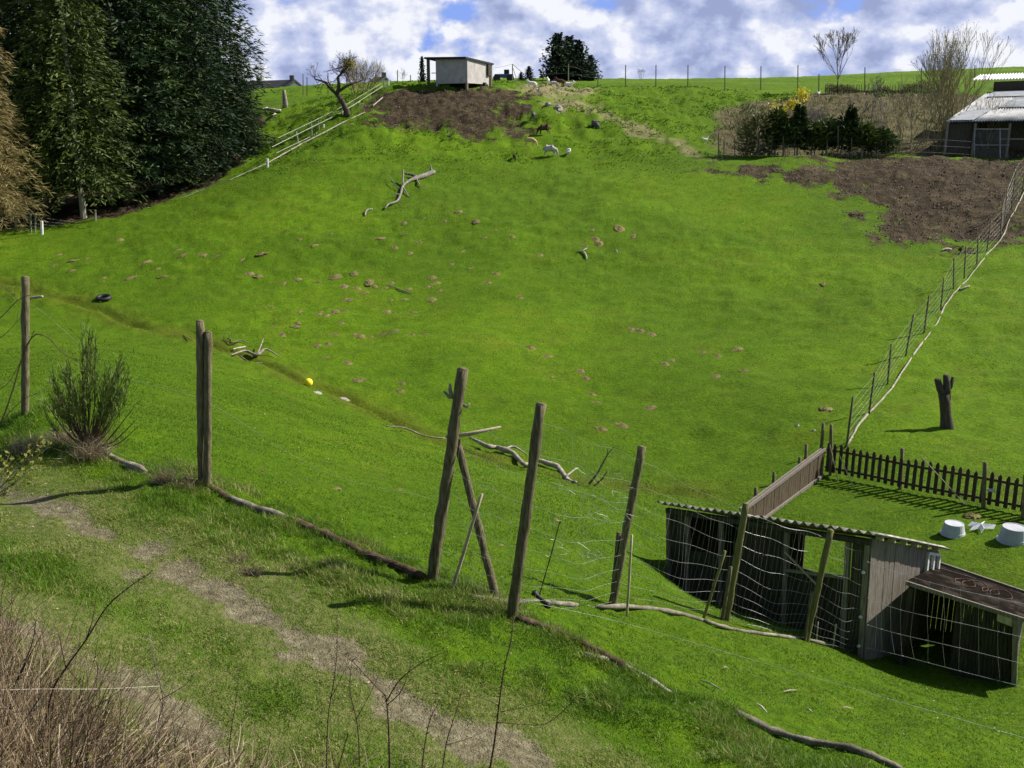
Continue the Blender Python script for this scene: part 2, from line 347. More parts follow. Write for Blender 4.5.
trk = ramp(nt, noise(nt, pos, 11, 5, .8), [(.34,(.06,.10,.012)),(.5,(.115,.14,.035)),(.62,(.19,.18,.075)),(.76,(.28,.24,.13))])
col = mixc(nt, mth(nt, 'MULTIPLY', att('gard'), .85), grass, dryv)
col = mixc(nt, mth(nt, 'MULTIPLY', att('yard'), .8), col, straw)
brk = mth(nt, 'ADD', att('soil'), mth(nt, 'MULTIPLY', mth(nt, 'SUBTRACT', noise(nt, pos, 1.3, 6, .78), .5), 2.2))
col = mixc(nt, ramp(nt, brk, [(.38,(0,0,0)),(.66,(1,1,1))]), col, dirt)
col = mixc(nt, mth(nt, 'MULTIPLY', att('ditch'), mth(nt, 'MULTIPLY', mid, .9)), col, (.10,.085,.012))
col = mixc(nt, mth(nt, 'MULTIPLY', att('track'), .85), col, trk)
pk = mth(nt, 'ADD', att('path'), mth(nt, 'MULTIPLY', mth(nt, 'SUBTRACT', noise(nt, pos, 9, 4, .8), .5), 1.2))
col = mixc(nt, ramp(nt, pk, [(.35,(0,0,0)),(.65,(1,1,1))]), col, pathc)
nt.links.new(col, b.inputs['Base Color'])
bump(nt, b, mth(nt, 'ADD', mth(nt, 'MULTIPLY', fine, 1.0), mth(nt, 'MULTIPLY', mic, .35)), .9, .12)

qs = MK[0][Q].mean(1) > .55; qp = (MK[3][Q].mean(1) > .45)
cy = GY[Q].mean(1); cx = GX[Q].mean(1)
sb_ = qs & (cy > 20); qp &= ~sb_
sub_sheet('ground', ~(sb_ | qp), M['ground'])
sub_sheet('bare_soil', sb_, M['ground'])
sub_sheet('path', qp, M['ground'])

# ------------------------------------------------------------------ sky and sun
SUN_AZ, SUN_EL = R(21), R(40)         # azimuth measured from +X towards +Y
sd = Vector((math.cos(SUN_AZ)*math.cos(SUN_EL), math.sin(SUN_AZ)*math.cos(SUN_EL), math.sin(SUN_EL)))
sl = bpy.data.lights.new('sun', 'SUN'); sl.energy = 5.0; sl.angle = R(.53); sl.color = (1, .94, .83)
so = bpy.data.objects.new('sun', sl); C.objects.link(so); so.rotation_euler = sd.to_track_quat('Z', 'Y').to_euler(); so.location = (30, 10, 40)
w = bpy.data.worlds.new('World'); scene.world = w; w.use_nodes = True; nt = w.node_tree; bg = nt.nodes['Background']
sky = nd(nt, 'ShaderNodeTexSky', sky_type='NISHITA', sun_disc=False); sky.sun_elevation = SUN_EL; sky.sun_rotation = math.pi/2-SUN_AZ
tc = nd(nt, 'ShaderNodeTexCoord'); gen = tc.outputs['Generated']
mp = nd(nt, 'ShaderNodeMapping'); mp.inputs['Scale'].default_value = (1, 1, 1.45); mp.inputs['Location'].default_value = (.37, .2, .06); nt.links.new(gen, mp.inputs[0]); co = mp.outputs[0]
cl = noise(nt, co, 11.0, 8, .54, .0)
mp2 = nd(nt, 'ShaderNodeMapping'); mp2.inputs['Location'].default_value = (.012, .004, .022); nt.links.new(co, mp2.inputs[0])
cl2 = noise(nt, mp2.outputs[0], 11.0, 8, .54, .0)
thick = noise(nt, co, 4.0, 3, .5, .05)
sh = mth(nt, 'ADD', mth(nt, 'MULTIPLY', mth(nt, 'SUBTRACT', cl, cl2), 2.6), mth(nt, 'ADD', mth(nt, 'MULTIPLY', mth(nt, 'SUBTRACT', thick, .5), -1.0), .52))
sep = nd(nt, 'ShaderNodeSeparateXYZ'); nt.links.new(gen, sep.inputs[0]); el = sep.outputs[2]
mask = ramp(nt, cl, [(.36,(0,0,0)),(.42,(1,1,1))])
fade = ramp(nt, el, [(.13,(1,1,1)),(.38,(.05,.05,.05))])
mask = mth(nt, 'MULTIPLY', mask, fade)
ccol = ramp(nt, sh, [(.22,(.20,.235,.38)),(.40,(.29,.33,.48)),(.54,(.38,.41,.53)),(.70,(.55,.56,.60))])
skys = mixc(nt, 1.0, sky.outputs[0], (.06,.06,.06), 'MULTIPLY')
low = ramp(nt, el, [(.12,(.8,.8,.8)),(.4,(0,0,0))])
blue = mixc(nt, low, skys, (.135,.23,.60))
colw = mixc(nt, mask, blue, ccol)
nt.links.new(colw, bg.inputs[0]); bg.inputs[1].default_value = 1.0
w.cycles.sampling_method = 'MANUAL'; w.cycles.sample_map_resolution = 512
scene.view_settings.view_transform = 'Standard'; scene.view_settings.look = 'None'; scene.view_settings.exposure = .74; scene.view_settings.gamma = 1
# ------------------------------------------------------------------ object helpers
def tag(o, label=None, cat=None, group=None, kind=None):
    if label: o['label'] = label
    if cat: o['category'] = cat
    if group: o['group'] = group
    if kind: o['kind'] = kind
    return o
def empty(name, loc, label=None, cat=None, group=None, rz=0.0):
    o = bpy.data.objects.new(name, None); C.objects.link(o); o.location = loc; o.rotation_euler = (0, 0, rz); o.empty_display_size = .2
    return tag(o, label, cat, group)
def frame(d, up=Vector((0,0,1))):
    d = d.normalized(); a = d.cross(up)
    if a.length < 1e-4: a = d.cross(Vector((1,0,0)))
    a.normalize(); return a, a.cross(d).normalized()
class MB:
    def __init__(s): s.v = []; s.f = []; s.t = []
    def quad(s, a, b, c, d, tint=.5):
        i = len(s.v); s.v += [a, b, c, d]; s.f.append((i, i+1, i+2, i+3)); s.t += [tint]*4
    def tri(s, a, b, c, tint=.5):
        i = len(s.v); s.v += [a, b, c]; s.f.append((i, i+1, i+2)); s.t += [tint]*3
    def tube(s, pts, rad, n=6, rough=0.0, tint=.5, cap=True):
        pts = [Vector(p) for p in pts]
        if not hasattr(rad, '__len__'): rad = [rad]*len(pts)
        i0 = len(s.v); prev = None
        for k, p in enumerate(pts):
            d = (pts[min(k+1, len(pts)-1)]-pts[max(k-1, 0)])
            if d.length < 1e-9: d = Vector((0,0,1))
            d.normalize()
            if prev is None: a, b = frame(d)
            else:
                a = prev-d*prev.dot(d)
                if a.length < 1e-5: a, _ = frame(d)
                a.normalize(); b = a.cross(d)
            prev = a
            for j in range(n):
                an = 2*math.pi*j/n; r_ = rad[k]*(1+(random.uniform(-rough, rough) if rough else 0))
                s.v.append(p+a*(math.cos(an)*r_)+b*(math.sin(an)*r_)); s.t.append(tint)
        for k in range(len(pts)-1):
            for j in range(n):
                q = i0+k*n
                s.f.append((q+j, q+(j+1) % n, q+n+(j+1) % n, q+n+j))
        if cap and n > 2:
            s.f.append(tuple(i0+j for j in reversed(range(n)))); q = i0+(len(pts)-1)*n
            s.f.append(tuple(q+j for j in range(n)))
        return s
    def box(s, c, X, Y, Z):
        """centre and three half-extent vectors"""
        i = len(s.v); c = Vector(c)
        for sx, sy, sz in ((-1,-1,-1),(1,-1,-1),(1,1,-1),(-1,1,-1),(-1,-1,1),(1,-1,1),(1,1,1),(-1,1,1)):
            s.v.append(c+X*sx+Y*sy+Z*sz); s.t.append(.5)
        for f in ((0,3,2,1),(4,5,6,7),(0,1,5,4),(1,2,6,5),(2,3,7,6),(3,0,4,7)): s.f.append(tuple(i+k for k in f))
        return s
    def bar(s, a, b, w, h, up=Vector((0,0,1))):
        a, b = Vector(a), Vector(b); d = (b-a); sx, sz = frame(d, up)
        return s.box((a+b)/2, d/2, sx*(w/2), sz*(h/2))
    def slab(s, quad, t, nrm=None):
        """four corner points, given a thickness t behind the face"""
        q = [Vector(p) for p in quad]; nn = nrm or (q[1]-q[0]).cross(q[3]-q[0]).normalized()
        i = len(s.v); s.v += q+[p-nn*t for p in q]; s.t += [.5]*8
        for f in ((0,1,2,3),(7,6,5,4),(0,4,5,1),(1,5,6,2),(2,6,7,3),(3,7,4,0)): s.f.append(tuple(i+k for k in f))
        return s
    def build(s, name, mat, parent=None, smooth=False, origin=None, tint=False, bevel=0):
        """origin in world space; a parented mesh is stored relative to its parent"""
        base = Vector((0,0,0))
        if parent is not None:
            p = parent
            while p is not None: base += Vector(p.location); p = p.parent
        if parent is None: base = Vector(origin) if origin is not None else (s.v[0].copy() if s.v else base)
        me = bpy.data.meshes.new(name); me.from_pydata([tuple(Vector(v)-base) for v in s.v], [], s.f)
        if smooth: me.polygons.foreach_set('use_smooth', [True]*len(me.polygons))
        if tint:
            at = me.attributes.new('tint', 'FLOAT', 'POINT'); at.data.foreach_set('value', s.t)
        me.materials.append(mat); me.update()
        o = bpy.data.objects.new(name, me); C.objects.link(o)
        if parent is None: o.location = base
        else: o.parent = parent
        if bevel:
            bv = o.modifiers.new('bevel', 'BEVEL'); bv.width = bevel; bv.segments = 2; bv.limit_method = 'ANGLE'
        return o
def copy_thing(root, loc, rz=0, sc=1.0):
    r_ = root.copy(); C.objects.link(r_); r_.location = loc; r_.rotation_euler = (0, 0, rz); r_.scale = (sc, sc, sc)
    for ch in list(root.children):
        c_ = ch.copy(); C.objects.link(c_); c_.parent = r_
        for gch in list(ch.children):
            d_ = gch.copy(); C.objects.link(d_); d_.parent = c_
    return r_
def sub(a, b, n, jit=0.0):
    a, b = Vector(a), Vector(b); out = []
    for k in range(n+1):
        p = a.lerp(b, k/n)
        if 0 < k < n and jit: p = p+Vector([random.uniform(-jit, jit) for _ in range(3)])
        out.append(p)
    return out
def pole_mb(b, t, r0, r1, n=11, seg=16, jit=.0025, bury=.25):
    jit = min(jit, .004)
    b, t = Vector(b), Vector(t); d = (t-b).normalized(); pts_ = sub(b-d*bury, t, seg, jit)
    m_ = MB(); rr = [r0+(r1-r0)*k/seg for k in range(seg+1)]
    m_.tube(pts_, [r*random.uniform(.94, 1.06)*(1.07 if random.random() < .08 else 1) for r in rr], n, .10)
    # checked end grain: a slightly domed top
    m_.tube([t-d*.002, t+d*(r1*.25)], [r1*.9, r1*.55], n)
    return m_
def curve3(pts_, n=4):
    """Catmull-Rom through points"""
    p = [Vector(q) for q in pts_]; p = [p[0]*2-p[1]]+p+[p[-1]*2-p[-2]]; out = []
    for i in range(1, len(p)-2):
        for k in range(n):
            t = k/n
            out.append(.5*((2*p[i])+(p[i+1]-p[i-1])*t+(2*p[i-1]-5*p[i]+4*p[i+1]-p[i+2])*t*t+(-p[i-1]+3*p[i]-3*p[i+1]+p[i+2])*t**3))
    out.append(p[-2]); return out
def ground_z(x, y):
    xa = np.array([x], float); ya = np.array([y], float)
    return float((H0(xa, ya)+bumps(xa, ya))[0])
def onG(px, py, dz=0.0):
    g_ = G(px, py); g_.z = ground_z(g_.x, g_.y)+dz; return g_
def lying(px_pts, lift=.04): return [onG(a, b_, lift) for a, b_ in px_pts]

# ------------------------------------------------------------------ near posts and the wire mesh fence
def single_post(name, label, base, topp, r, mat, group=None, cat='fence post'):
    b_ = onG(*base); t_ = top(b_, *topp)
    o = pole_mb(b_, t_, r*1.05, r*.95).build(name, mat, origin=b_, smooth=True)
    return tag(o, label, cat, group), b_, t_
single_post('fence_post', 'upright round wooden post standing alone beside the broom bush at the left edge', (25.5,415), (25.5,277), .052, M['post'])
pb = onG(205, 489); pdrop = pb
o = pole_mb(pb+Vector((-.055,.06,0)), top(pb, 200, 321), .052, .047).build('fence_post', M['post'], origin=pb, smooth=True); tag(o, 'taller and darker post of the touching pair beside the grassy track', 'fence post', 'pair of posts by the track')
o = pole_mb(pb+Vector((.035,-.03,0)), top(pb, 208, 332), .05, .045).build('fence_post', M['post'], origin=pb+Vector((.05,-.05,0)), smooth=True); tag(o, 'shorter sunlit post of the touching pair beside the grassy track', 'fence post', 'pair of posts by the track')

def grid_wire(mb, A0, A1, B0, B1, rows, cols, r=.0015, sag=.02, seg=12, bulge=0.0):
    """woven wire between post A (bottom A0, top A1) and post B"""
    nn = (B0-A0).cross(Vector((0,0,1))).normalized()
    def pt(s_, t_):
        p = (A0.lerp(A1, t_)).lerp(B0.lerp(B1, t_), s_)
        w_ = math.sin(s_*math.pi)
        return p+Vector((0,0,-sag*w_*(1+1.2*math.sin(t_*5)+.6*math.sin(s_*9+t_*11))))+nn*(bulge*w_*math.sin(t_*3.1)+.02*math.sin(s_*13+t_*7))
    cols = int(cols*1.5)
    for t_ in rows: mb.tube([pt(k/seg, t_) for k in range(seg+1)], r*1.0, 3, cap=False)
    for c_ in range(1, cols):
        s_ = c_/cols+random.uniform(-.15, .15)/cols
        mb.tube([pt(s_+.012*math.sin(t_*9+c_), t_) for t_ in [rows[0]+(rows[-1]-rows[0])*k/8 for k in range(9)]], r*.8, 3, cap=False)
fence = empty('wire_mesh_fence', onG(612,604), 'sagging silver wire mesh fence on leaning wooden posts running down to the goat shed', 'fence')
PO = [((432,581),(463,369),.062,.056),((512,616),(541,404),.056,.05),((612,605),(642,447),.055,.05),((726,621),(746,504),.056,.05),((806,641),(831,530),.05,.045)]
PB = []
for k,(b_, t_, r0, r1) in enumerate(PO):
    bb = onG(*b_); tt = top(bb, *t_); PB.append((bb, tt))
    o = pole_mb(bb, tt, r0, r1, jit=.012).build('post', M['post'] if k < 3 else M['post_green'], fence, smooth=True)
    if k == 0:
        kn = MB()
        kn.tube([bb.lerp(tt,.93), top(bb,455,398), top(bb,449,397), top(bb,444,391)], [.03,.026,.02,.014], 6, .1)
        kn.tube([top(bb,452,398), top(bb,450,389), top(bb,450,384)], [.026,.02,.012], 6, .1)
        kn.tube([bb.lerp(tt,.85), top(bb,467,407), top(bb,470,403)], [.02,.016,.01], 6)
        kn.build('branch_stub', M['deadwood'], o, smooth=True)
# diagonal brace, loose stakes, short side posts
b0 = onG(497,598); b0.y = b0.y-.2; b0 = onz(497, b0.y); pole_mb(b0, P(457,440, PB[0][0].y+.12), .043, .04, bury=.1).build('brace', M['post'], fence, smooth=True)
def side(bpx, tpx, Yoff, r, mat, nm='stake'):
    bb = onG(*bpx); return pole_mb(bb, top(bb, *tpx), r, r*.85, 7, 5, .006, .15).build(nm, mat, fence, smooth=True)
side((452,593),(482,494),0,.019,M['pale_stick']); side((613,604),(619,533),0,.042,M['post'],'post'); side((627,616),(632,535),0,.017,M['pale_stick'])
side((703,620),(725,551),0,.024,M['post_green']); side((722,621),(731,567),0,.03,M['post'],'post'); side((805,641),(812,592),0,.024,M['post']); side((833,648),(836,624),0,.014,M['pale_stick']); side((816,643),(818,622),0,.012,M['deadwood'])
rod = MB(); bb = onG(538,601); rod.tube([bb, top(bb,549,562), top(bb,560,521)], [.007,.007,.006], 5); rod.build('rod', M['dark'], fence)
stk = MB(); stk.tube([P(446,437,PB[0][0].y+.15), P(470,434,PB[0][0].y+.1), P(501,427,PB[0][0].y+.1)], [.018,.024,.012], 7, .1); stk.build('tied_stick', M['pale_stick'], fence, smooth=True)
wm = MB()
rows9 = [.04,.1,.17,.25,.34,.44,.55,.66,.78,.92]
def spn(i, j, cols, rows=rows9, tlo=0, **k):
    grid_wire(wm, PB[i][0], PB[i][1], PB[j][0], PB[j][1], rows, cols, **k)
spn(0, 1, 8, rows9[:-1], sag=.03); spn(1, 2, 17, sag=.05, bulge=.05); spn(2, 3, 16, sag=.05, bulge=.04, seg=16); spn(3, 4, 13, sag=.05, bulge=.08, seg=16)
cb = onG(866,655); ct = P(872,548, cb.y); grid_wire(wm, PB[4][0], PB[4][1], cb, ct, rows9, 11, sag=.05, bulge=.08, seg=16)
# tangled surplus wire hanging on the first and middle spans
for k in range(26):
    s_ = random.random(); c0 = P(random.uniform(545,635), random.uniform(470,560), random.uniform(10.2,11.5)); pr = [c0]
    for q in range(5): pr.append(pr[-1]+Vector((random.uniform(-.13,.16), random.uniform(-.08,.08), random.uniform(-.12,.12))))
    wm.tube(curve3(pr, 3), .0017, 3, cap=False)
wm.build('wire_netting', M['wire'], fence)
lw = MB()
lb = [P(520,600,9.2), P(620,622,9.6), P(760,662,9.4), P(900,702,9.0), P(1060,748,8.7)]
lw.tube(curve3(lb, 5), .0018, 4)
o = lw.build('strand_wire', M['wire'], smooth=True); tag(o, 'single pale wire strand stretched low over the grass towards the lower right corner', 'wire')
lw = MB()
for (ya, yb, yc) in ((1,1,1),(.55,.5,.5)):
    lw.tube(curve3([P(-20,310+150*(1-ya),13.6), P(25,300+(1-ya)*200,13.6), P(115,372+(1-yb)*160,12.4), P(204,400+(1-yb)*160,11.4), P(320,470+(1-yb)*150,10.6), P(440,500+(1-yc)*120,9.85)], 4), .0010, 3, cap=False)
o = lw.build('strand_wire', M['wire'], smooth=True); tag(o, 'thin fence wires strung between the lone left post and the paired posts', 'wire')
# open wire in front of the low lean-to, fixed to the goat shed corner
wl = MB()
fr = [((868,562),(905,575),(960,590),(1040,607)),((868,598),(901,610),(960,623),(1040,641)),((868,625),(899,634),(960,648),(1040,668)),((868,648),(903,656),(960,671),(1040,691))]
YY = (14.6, 14.3, 13.9, 13.5)
rowsP = [curve3([P(a[0], a[1], y) for a, y in zip(r_, YY)], 4) for r_ in fr]
for r_ in rowsP: wl.tube(r_, .0024, 3, cap=False)
for k in range(1, len(rowsP[0]), 1):
    wl.tube([rw[k]+Vector((random.uniform(-.03,.03),0,0)) for rw in rowsP], .0022, 3, cap=False)
for rw in rowsP:
    for k in range(0, len(rw), 2): wl.tube([rw[k]-Vector((.012,0,0)), rw[k]+Vector((.012,0,0))], .008, 5)
o = wl.build('open_wire_fence', M['wire'], origin=onz(950, 14)); tag(o, 'wide meshed wire strung in front of the low lean-to shed', 'fence')
hd = MB(); a_ = onG(534,602,.06); b_ = onG(549,611,.03)
hd.tube([a_-(b_-a_)*.0, a_.lerp(b_,.12), a_.lerp(b_,.15), a_.lerp(b_,.8), a_.lerp(b_,.83), b_], [.04,.04,.024,.022,.036,.034], 10)
tag(hd.build('handle_grip', M['dark'], smooth=True), 'short black rubber grip lying on the pale log by the second leaning post', 'grip')

# ------------------------------------------------------------------ timbers lying along the bank
def log(name, pxs, r, mat, label, cat='log', lift=None, rough=.12, n=8, grp=None, seg=5, flat=1.0):
    pp = curve3(lying(pxs, r*.75 if lift is None else lift), seg)
    rr = [r*random.uniform(.8, 1.15) for _ in pp]; rr[0] *= .7; rr[-1] *= .6
    m_ = MB(); m_.tube([p+Vector((random.uniform(-1,1),random.uniform(-1,1),random.uniform(-.6,.6)))*r*.2 for p in pp], rr, n, rough)
    return tag(m_.build(name, mat, smooth=True), label, cat, grp)
log('rotted_log', [(185,483),(205,489),(228,499)], .045, M['rotted'], 'dark rotted timber at the foot of the paired posts', lift=.05)
log('grey_log', [(228,498),(255,510),(291,526)], .05, M['grey_log'], 'smooth grey log between two dark rotted timbers on the track bank')
log('rotted_log', [(288,525),(325,540),(370,556),(424,581)], .055, M['rotted'], 'long crumbling dark brown timber ending at the first leaning post')
log('fallen_pole', [(470,601),(510,605),(552,606),(592,607)], .034, M['grey_log'], 'pale pole on the grass under the second leaning post')
log('fallen_pole', [(596,605),(640,609),(675,614),(705,621)], .034, M['grey_log'], 'pale pole under the mesh fence at the third post')
log('fallen_pole', [(703,621),(730,629),(762,635),(804,640),(832,647)], .03, M['grey_log'], 'thin pale pole under the mesh fence beside the goat shed')
o = log('split_timber', [(516,621),(555,635),(589,651),(628,669)], .042, M['rotted'], 'cracked brown split timber pointing down from the second leaning post', 'timber')
log('split_timber', [(585,655),(628,668),(672,692)], .032, M['bleached'], 'pale bleached split timber at the lower end of the brown one', 'timber')
log('bank_timber', [(733,715),(770,727),(810,741),(850,754),(905,773)], .036, M['grey_log'], 'straight weathered grey timber in the lower right grass', 'timber')
log('bank_timber', [(92,450),(118,462),(146,474)], .05, M['grey_log'], 'grey timber half hidden in grass to the right of the broom bush', 'timber')
for k,(a,b_,lab) in enumerate([((756,705),(767,713),'pale splinter above the straight grey timber'),((783,697),(797,699),'pair of white chips in the grass below the mesh fence'),((842,709),(853,711),'small white chip on the slope below the lean-to'),((723,671),(728,672),'cream coloured chip alone on the slope below the goat shed'),((700,683),(722,696),'thin pale twig lying below the split timber'),((805,715),(812,719),'short pale sliver near the lower right timber')]):
    m_ = MB(); p0, p1 = onG(*a, .03), onG(*b_, .03); m_.tube([p0, p0.lerp(p1,.5)+Vector((0,0,.01)), p1], [.005,.010,.004], 5, .2)
    tag(m_.build('wood_chip', M['bleached']), lab, 'wood chip', 'wood chips on the near slope')

# ------------------------------------------------------------------ goat shed and lean-to
def wall_boards(mb, b0, b1, t0, t1, n_, th=.022, gap=.004, jag=.02, base=None):
    """vertical boards from the b line to the t line"""
    nn = (b1-b0).cross(Vector((0,0,1))).normalized()
    for k in range(n_):
        s0, s1 = k/n_, (k+1)/n_
        q = [b0.lerp(b1, s0), b0.lerp(b1, s1), t0.lerp(t1, s1), t0.lerp(t1, s0)]
        e = (q[1]-q[0]).normalized()*gap
        q[0] = q[0]+e; q[3] = q[3]+e; q[1] = q[1]-e; q[2] = q[2]-e
        dz = Vector((0,0,random.uniform(-jag, jag)*.8)); q[0] = q[0]+dz; q[1] = q[1]+dz
        off = nn*random.uniform(-.006, .006)
        mb.slab([v+off for v in q], th, nn)
def LV(a, b, s): return Vector(a).lerp(Vector(b), s)
A_b, A_t = P(668,588,18.0), P(668,506,18.0)
B_b, B_t = P(864,660,14.9), P(872,536,14.9)
ad = Vector((.743,.67,0)); dep = 2.4
C_t = P(938,549,16.5); C_b = Vector((B_b.x+ad.x*dep, B_b.y+ad.y*dep, gz(B_b.x+ad.x*dep, B_b.y+ad.y*dep)-.05))
C_t = Vector((C_b.x, C_b.y, C_t.z)); D_b = Vector((A_b.x+ad.x*dep, A_b.y+ad.y*dep, 0)); D_b.z = gz(D_b.x, D_b.y)-.05
D_t = Vector((D_b.x, D_b.y, A_t.z-(B_t.z-C_t.z)))
shed = empty('goat_shed', B_b, 'grey board goat shed with a corrugated roof and a dark open front', 'shed')
def fp(s_, t_): return LV(LV(A_b, B_b, s_), LV(A_t, B_t, s_), t_)      # a point of the front wall
lowm = Vector((0,0,-.12))
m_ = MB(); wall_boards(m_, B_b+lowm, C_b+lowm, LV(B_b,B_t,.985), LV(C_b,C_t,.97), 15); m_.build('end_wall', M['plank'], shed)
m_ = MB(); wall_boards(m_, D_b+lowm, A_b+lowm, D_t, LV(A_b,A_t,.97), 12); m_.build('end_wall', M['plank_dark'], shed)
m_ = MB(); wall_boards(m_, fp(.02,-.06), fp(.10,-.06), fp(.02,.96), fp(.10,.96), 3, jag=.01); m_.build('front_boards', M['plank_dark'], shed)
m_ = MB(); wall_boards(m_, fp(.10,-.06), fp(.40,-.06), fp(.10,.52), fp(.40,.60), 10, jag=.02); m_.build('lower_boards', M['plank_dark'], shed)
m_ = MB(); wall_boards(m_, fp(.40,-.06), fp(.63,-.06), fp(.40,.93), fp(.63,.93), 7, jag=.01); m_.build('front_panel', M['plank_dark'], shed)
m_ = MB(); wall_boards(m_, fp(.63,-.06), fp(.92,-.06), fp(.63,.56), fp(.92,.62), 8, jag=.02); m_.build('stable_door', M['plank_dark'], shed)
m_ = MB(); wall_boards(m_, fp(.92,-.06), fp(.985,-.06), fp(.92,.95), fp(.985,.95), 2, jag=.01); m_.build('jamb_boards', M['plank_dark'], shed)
for s_ in (0.005, .115, .3, .63, .905, .985): MB().bar(fp(s_,-.08), fp(s_,.96), .075, .075, Vector((.67,-.74,0))).build('upright_post', M['plank'], shed)
m_ = MB(); m_.bar(fp(0,.955)-ad*.03, fp(1,.955)-ad*.03, .09, .09); m_.build('lintel', M['plank_dark'], shed); MB().bar(fp(.63,.58)-ad*.04, fp(.92,.64)-ad*.04, .04, .05).build('door_rail', M['plank'], shed)
m_ = MB(); m_.bar(fp(.63,.75)-ad*.06, fp(.8,.5)-ad*.06, .02, .03); m_.build('loose_batten', M['pale_stick'], shed)
# back wall with an opening towards the pen
def bp(s_, t_): return LV(LV(D_b, C_b, s_), LV(D_t, C_t, s_), t_)
m_ = MB(); wall_boards(m_, bp(1,-.05), bp(.78,-.05), bp(1,.98), bp(.78,.98), 7); wall_boards(m_, bp(.78,-.05), bp(.36,-.05), bp(.78,.30), bp(.36,.30), 13); wall_boards(m_, bp(.36,-.05), bp(0,-.05), bp(.36,.98), bp(0,.98), 11); m_.build('back_wall', M['plank_dark'], shed)
# roof of corrugated sheets: waves across the slope
def corrugated(c00, c10, c11, c01, waves, amp, th=.006, jag=0):
    """c00-c10 runs along the eave (across the waves), c01-c11 the far edge"""
    m_ = MB(); N = waves*6; rows_ = 5; nn = (c10-c00).cross(c01-c00).normalized()
    if nn.z < 0: nn = -nn
    idx_ = []
    for side_ in (0, 1):
        for i in range(rows_):
            for k in range(N+1):
                p = LV(LV(c00, c10, k/N), LV(c01, c11, k/N), i/(rows_-1))
                j_ = jag*math.sin(k//14*2.3+i) if jag else 0
                m_.v.append(p+nn*(amp*math.sin(2*math.pi*k/6)-side_*th+j_)); m_.t.append(.5)
    def id_(s_, i, k): return s_*rows_*(N+1)+i*(N+1)+k
    for i in range(rows_-1):
        for k in range(N):
            m_.f.append((id_(0,i,k), id_(0,i,k+1), id_(0,i+1,k+1), id_(0,i+1,k))); m_.f.append((id_(1,i,k), id_(1,i+1,k), id_(1,i+1,k+1), id_(1,i,k+1)))
    for k in range(N):
        m_.f.append((id_(0,0,k), id_(1,0,k), id_(1,0,k+1), id_(0,0,k+1))); i = rows_-1
        m_.f.append((id_(0,i,k), id_(0,i,k+1), id_(1,i,k+1), id_(1,i,k)))
    for i in range(rows_-1):
        m_.f.append((id_(0,i,0), id_(0,i+1,0), id_(1,i+1,0), id_(1,i,0))); m_.f.append((id_(0,i,N), id_(1,i,N), id_(1,i+1,N), id_(0,i+1,N)))
    return m_
ov = (B_t-A_t).normalized(); up_ = Vector((0,0,.045))
slope = (C_t-B_t).normalized()
e0, e1 = A_t-ov*.18-slope*.14+up_, B_t+ov*.14-slope*.16+up_
f0, f1 = D_t-ov*.18+slope*.15+up_, C_t+ov*.14+slope*.15+up_
rf = corrugated(e0, e1, f1, f0, 27, .03, jag=.006).build('roof', M['corrug'], shed, smooth=True)
for k in range(6):
    q = LV(B_t, C_t, .06+k*.165)+ov*.06-Vector((0,0,.02)); MB().box(q, ov*.06, slope*.025, Vector((0,0,.03))).build('rafter', M['pale_stick'], shed)
# roof moss
# window at the far end of the lit wall
wq = lambda s_, t_: LV(LV(B_b, C_b, s_), LV(B_t, C_t, s_), t_)+ov*.03
m_ = MB(); 
for a, b_ in (((.80,.62),(.98,.62)),((.80,.93),(.98,.93)),((.80,.62),(.80,.93)),((.98,.62),(.98,.93)),((.89,.62),(.89,.93))): m_.bar(wq(*a), wq(*b_), .05, .05, ov)
wf = m_.build('window', M['whitepaint'], shed)
m_ = MB(); m_.slab([wq(.81,.63)-ov*.02, wq(.97,.63)-ov*.02, wq(.97,.92)-ov*.02, wq(.81,.92)-ov*.02], .006); m_.build('pane', M['glass'], wf)
# insulators on the corner
for t_ in (.12,.36,.72):
    p = fp(.985,t_)-ad*.06; MB().tube([p, p-ad*.02, p-ad*.05], [.018,.03,.024], 7).build('insulator', M['whitepaint'], shed, smooth=True)
# lean-to
lt = empty('lean_to_shed', P(893,663,15.2), 'low dark lean-to with a felted brown roof joined to the goat shed', 'shed')
L_b, L_t = P(900,664,15.15), P(912,584,15.15); Rr_b, Rr_t = P(1014,688,14.3), P(1016,616,14.3)
l2 = (Rr_b-L_b); l2.z = 0; l2.normalize(); back = Vector((-l2.y, l2.x, 0)); 
if back.y < 0: back = -back
bd = 1.75
def lp(s_, t_): return LV(LV(L_b, Rr_b, s_), LV(L_t, Rr_t, s_), t_)
rq = [P(906,581,15.1), P(1052,627,14.0), P(1046,600,15.75), P(940,564,16.85)]
m_ = MB(); m_.slab([rq[0], rq[1], rq[2], rq[3]], .035); 
rf2 = m_.build('roof', M['felt'], lt)
m_ = MB(); m_.bar(rq[0]-Vector((0,0,.03)), rq[1]-Vector((0,0,.03)), .03, .07); m_.bar(rq[3]+Vector((0,0,.02)), rq[2]+Vector((0,0,.02)), .03, .04); m_.build('fascia', M['plank'], lt)
m_ = MB(); 
for (cx_, cy_, rx) in ((965,590,.16),(975,592,.2),(990,594,.13),(1000,600,.17)):
    c_ = P(cx_, cy_, 15.4); dz = Vector((0,0,.06))
    q0 = LV(LV(rq[0],rq[1],(cx_-920)/130), LV(rq[3],rq[2],(cx_-930)/110), .55)+dz*.4
    m_.tube([q0+Vector((math.cos(a)*rx, math.sin(a)*rx*1.1, .012*math.sin(a*3))) for a in [k*math.pi/9 for k in range(19)]], .009, 5, cap=False)
m_.build('wire_coil', M['rust'], lt, smooth=True)
